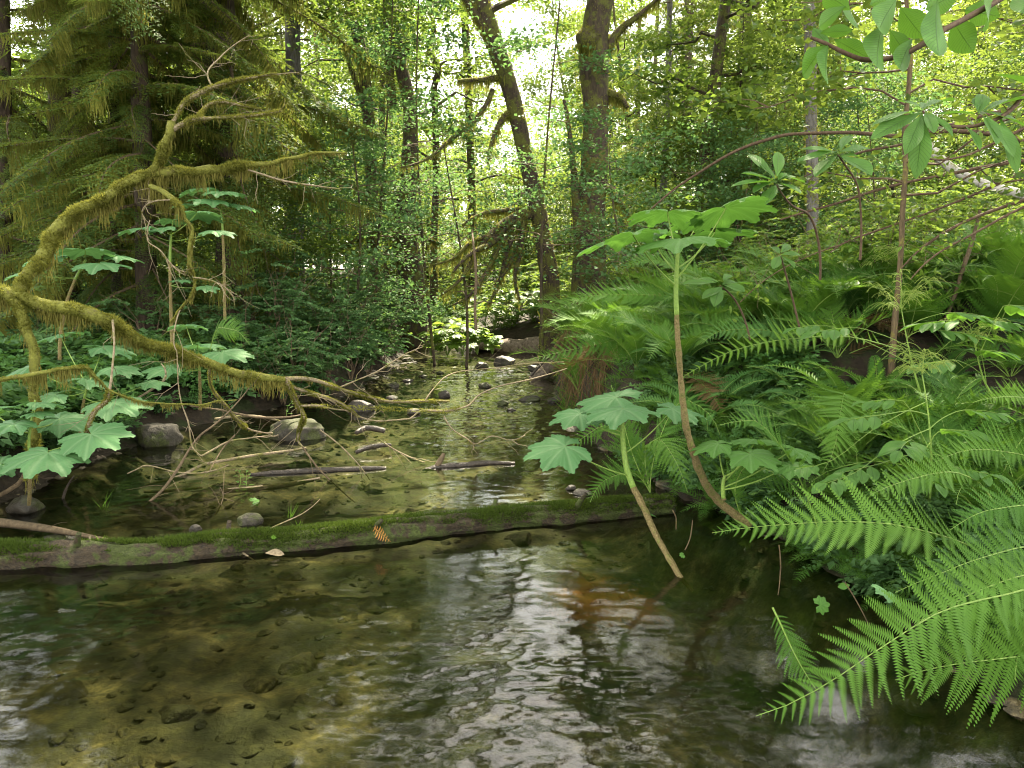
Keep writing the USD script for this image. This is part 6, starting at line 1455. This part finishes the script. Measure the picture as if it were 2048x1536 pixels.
# ---------------------------------------------------------------- labels that tell the members of a group apart by what they stand beside
MARKS = [(458, 250, 'the large conifer trunk'), (285, 300, 'the dark mossy hemlock'), (125, 100, 'the upper left mossy trunk'), (590, 200, 'the pale hazy conifer'), (742, 380, 'the slender straight trunk'), (815, 400, 'the twin mossy trunk'),
         (1050, 300, 'the leaning trunk'), (1185, 300, 'the shaggy thick trunk'), (1372, 150, 'the brown slope conifer'), (1482, 120, 'the thick dark slope trunk'), (1620, 120, 'the pale grey trunk'), (1806, 400, 'the thin brown trunk'),
         (1355, 680, 'the tall prickly stem'), (1240, 820, 'the leaning lobed plant'), (1480, 900, 'the small bright lobed plant'), (1830, 700, 'the nearest feathery plumes'), (1690, 860, 'the wide facing frond'), (1250, 740, 'the dry grass curtain'),
         (1990, 380, 'the pale fallen trunk'), (1960, 600, 'the right-hand plumes'), (900, 680, 'the leafy island'), (1040, 692, 'the far grey log'), (600, 780, 'the fork of the mossy branch'), (400, 700, 'the thick mossy limb'), (320, 340, 'the raised mossy limb'),
         (170, 500, 'the tall left lobed plant'), (1600, 1060, 'the level frond over the pool'), (1330, 430, 'the umbrella of lobed leaves'), (1900, 230, 'the overhanging broad leaves'), (660, 650, 'the dense left bank shrubs')]
RANK = ['nearest', 'second nearest', 'third nearest', 'fourth nearest', 'fifth nearest', 'sixth nearest', 'seventh nearest', 'eighth nearest', 'ninth nearest', 'tenth nearest', 'eleventh nearest', 'twelfth nearest', 'thirteenth nearest', 'fourteenth nearest', 'fifteenth nearest', 'sixteenth nearest', 'seventeenth nearest', 'eighteenth nearest', 'nineteenth nearest', 'twentieth nearest', 'twenty-first nearest', 'twenty-second nearest', 'twenty-third nearest', 'twenty-fourth nearest']
SHORT = {'trees on the right slope': ('leafy tree on the right slope', 3.0), 'trees in the wood to the left': ('leafy tree in the left wood', 3.0), 'young trees behind the stream': ('young leafy tree behind the stream', 2.0), 'far conifers': ('far conifer', 8.0), 'far trees': ('far leafy tree', 8.0),
         'understorey of the right slope': ('low slope tree', 2.0), 'understorey of the left wood': ('low leafy tree', 2.0), 'shrubs of the right slope': ('leafy slope shrub', 0.8), 'shrubs beyond the left bank': ('leafy shrub', 0.8), 'shrubs of the clearing': ('sunlit yellow-green shrub', 0.6),
         'shrubs of the left bank': ('small-leaved bank shrub', 0.6), 'ferns on the right cut bank': ('lady fern on the cut bank', 0.4), 'ferns on the near right bank': ('fern on the near bank', 0.4), 'ferns on the lower right slope': ('slope fern', 0.4), 'ferns on the left bank': ('fern on the left bank', 0.4),
         'light-green shrubs on the lower right slope': ('light-green shrub', 0.5), 'plants on the stream island': ('sunlit leafy plant in the stream', 0.3), 'plants behind the far log': ('sunlit leafy plant', 0.4)}
buckets = {}
for p in stage.GetPrimAtPath('/World').GetChildren():
    g_ = p.GetCustomDataByKey('group')
    if g_ in SHORT and p.IsA(UsdGeom.Xform):
        t = np.array(UsdGeom.Xformable(p).GetLocalTransformation().ExtractTranslation()) + [0, 0, SHORT[g_][1]]
        a, b = (float(v[0]) for v in screen(t))
        k = min(range(len(MARKS)), key=lambda i: (MARKS[i][0] - a) ** 2 + (MARKS[i][1] - b) ** 2)
        dx, dy = a - MARKS[k][0], b - MARKS[k][1]
        side = ('left of' if dx < 0 else 'right of') if abs(dx) > abs(dy) else ('above' if dy < 0 else 'below')
        far = t[1] > 16
        buckets.setdefault((g_, k, side), []).append((math.hypot(dx, dy), p))
for (g_, k, side), found in buckets.items():
    for i, (_, p) in enumerate(sorted(found, key=lambda f: f[0])):
        p.SetCustomDataByKey('label', f"{SHORT[g_][0]} {side} {MARKS[k][2]}" + (f', {RANK[min(i, 23)]}' if len(found) > 1 else ''))
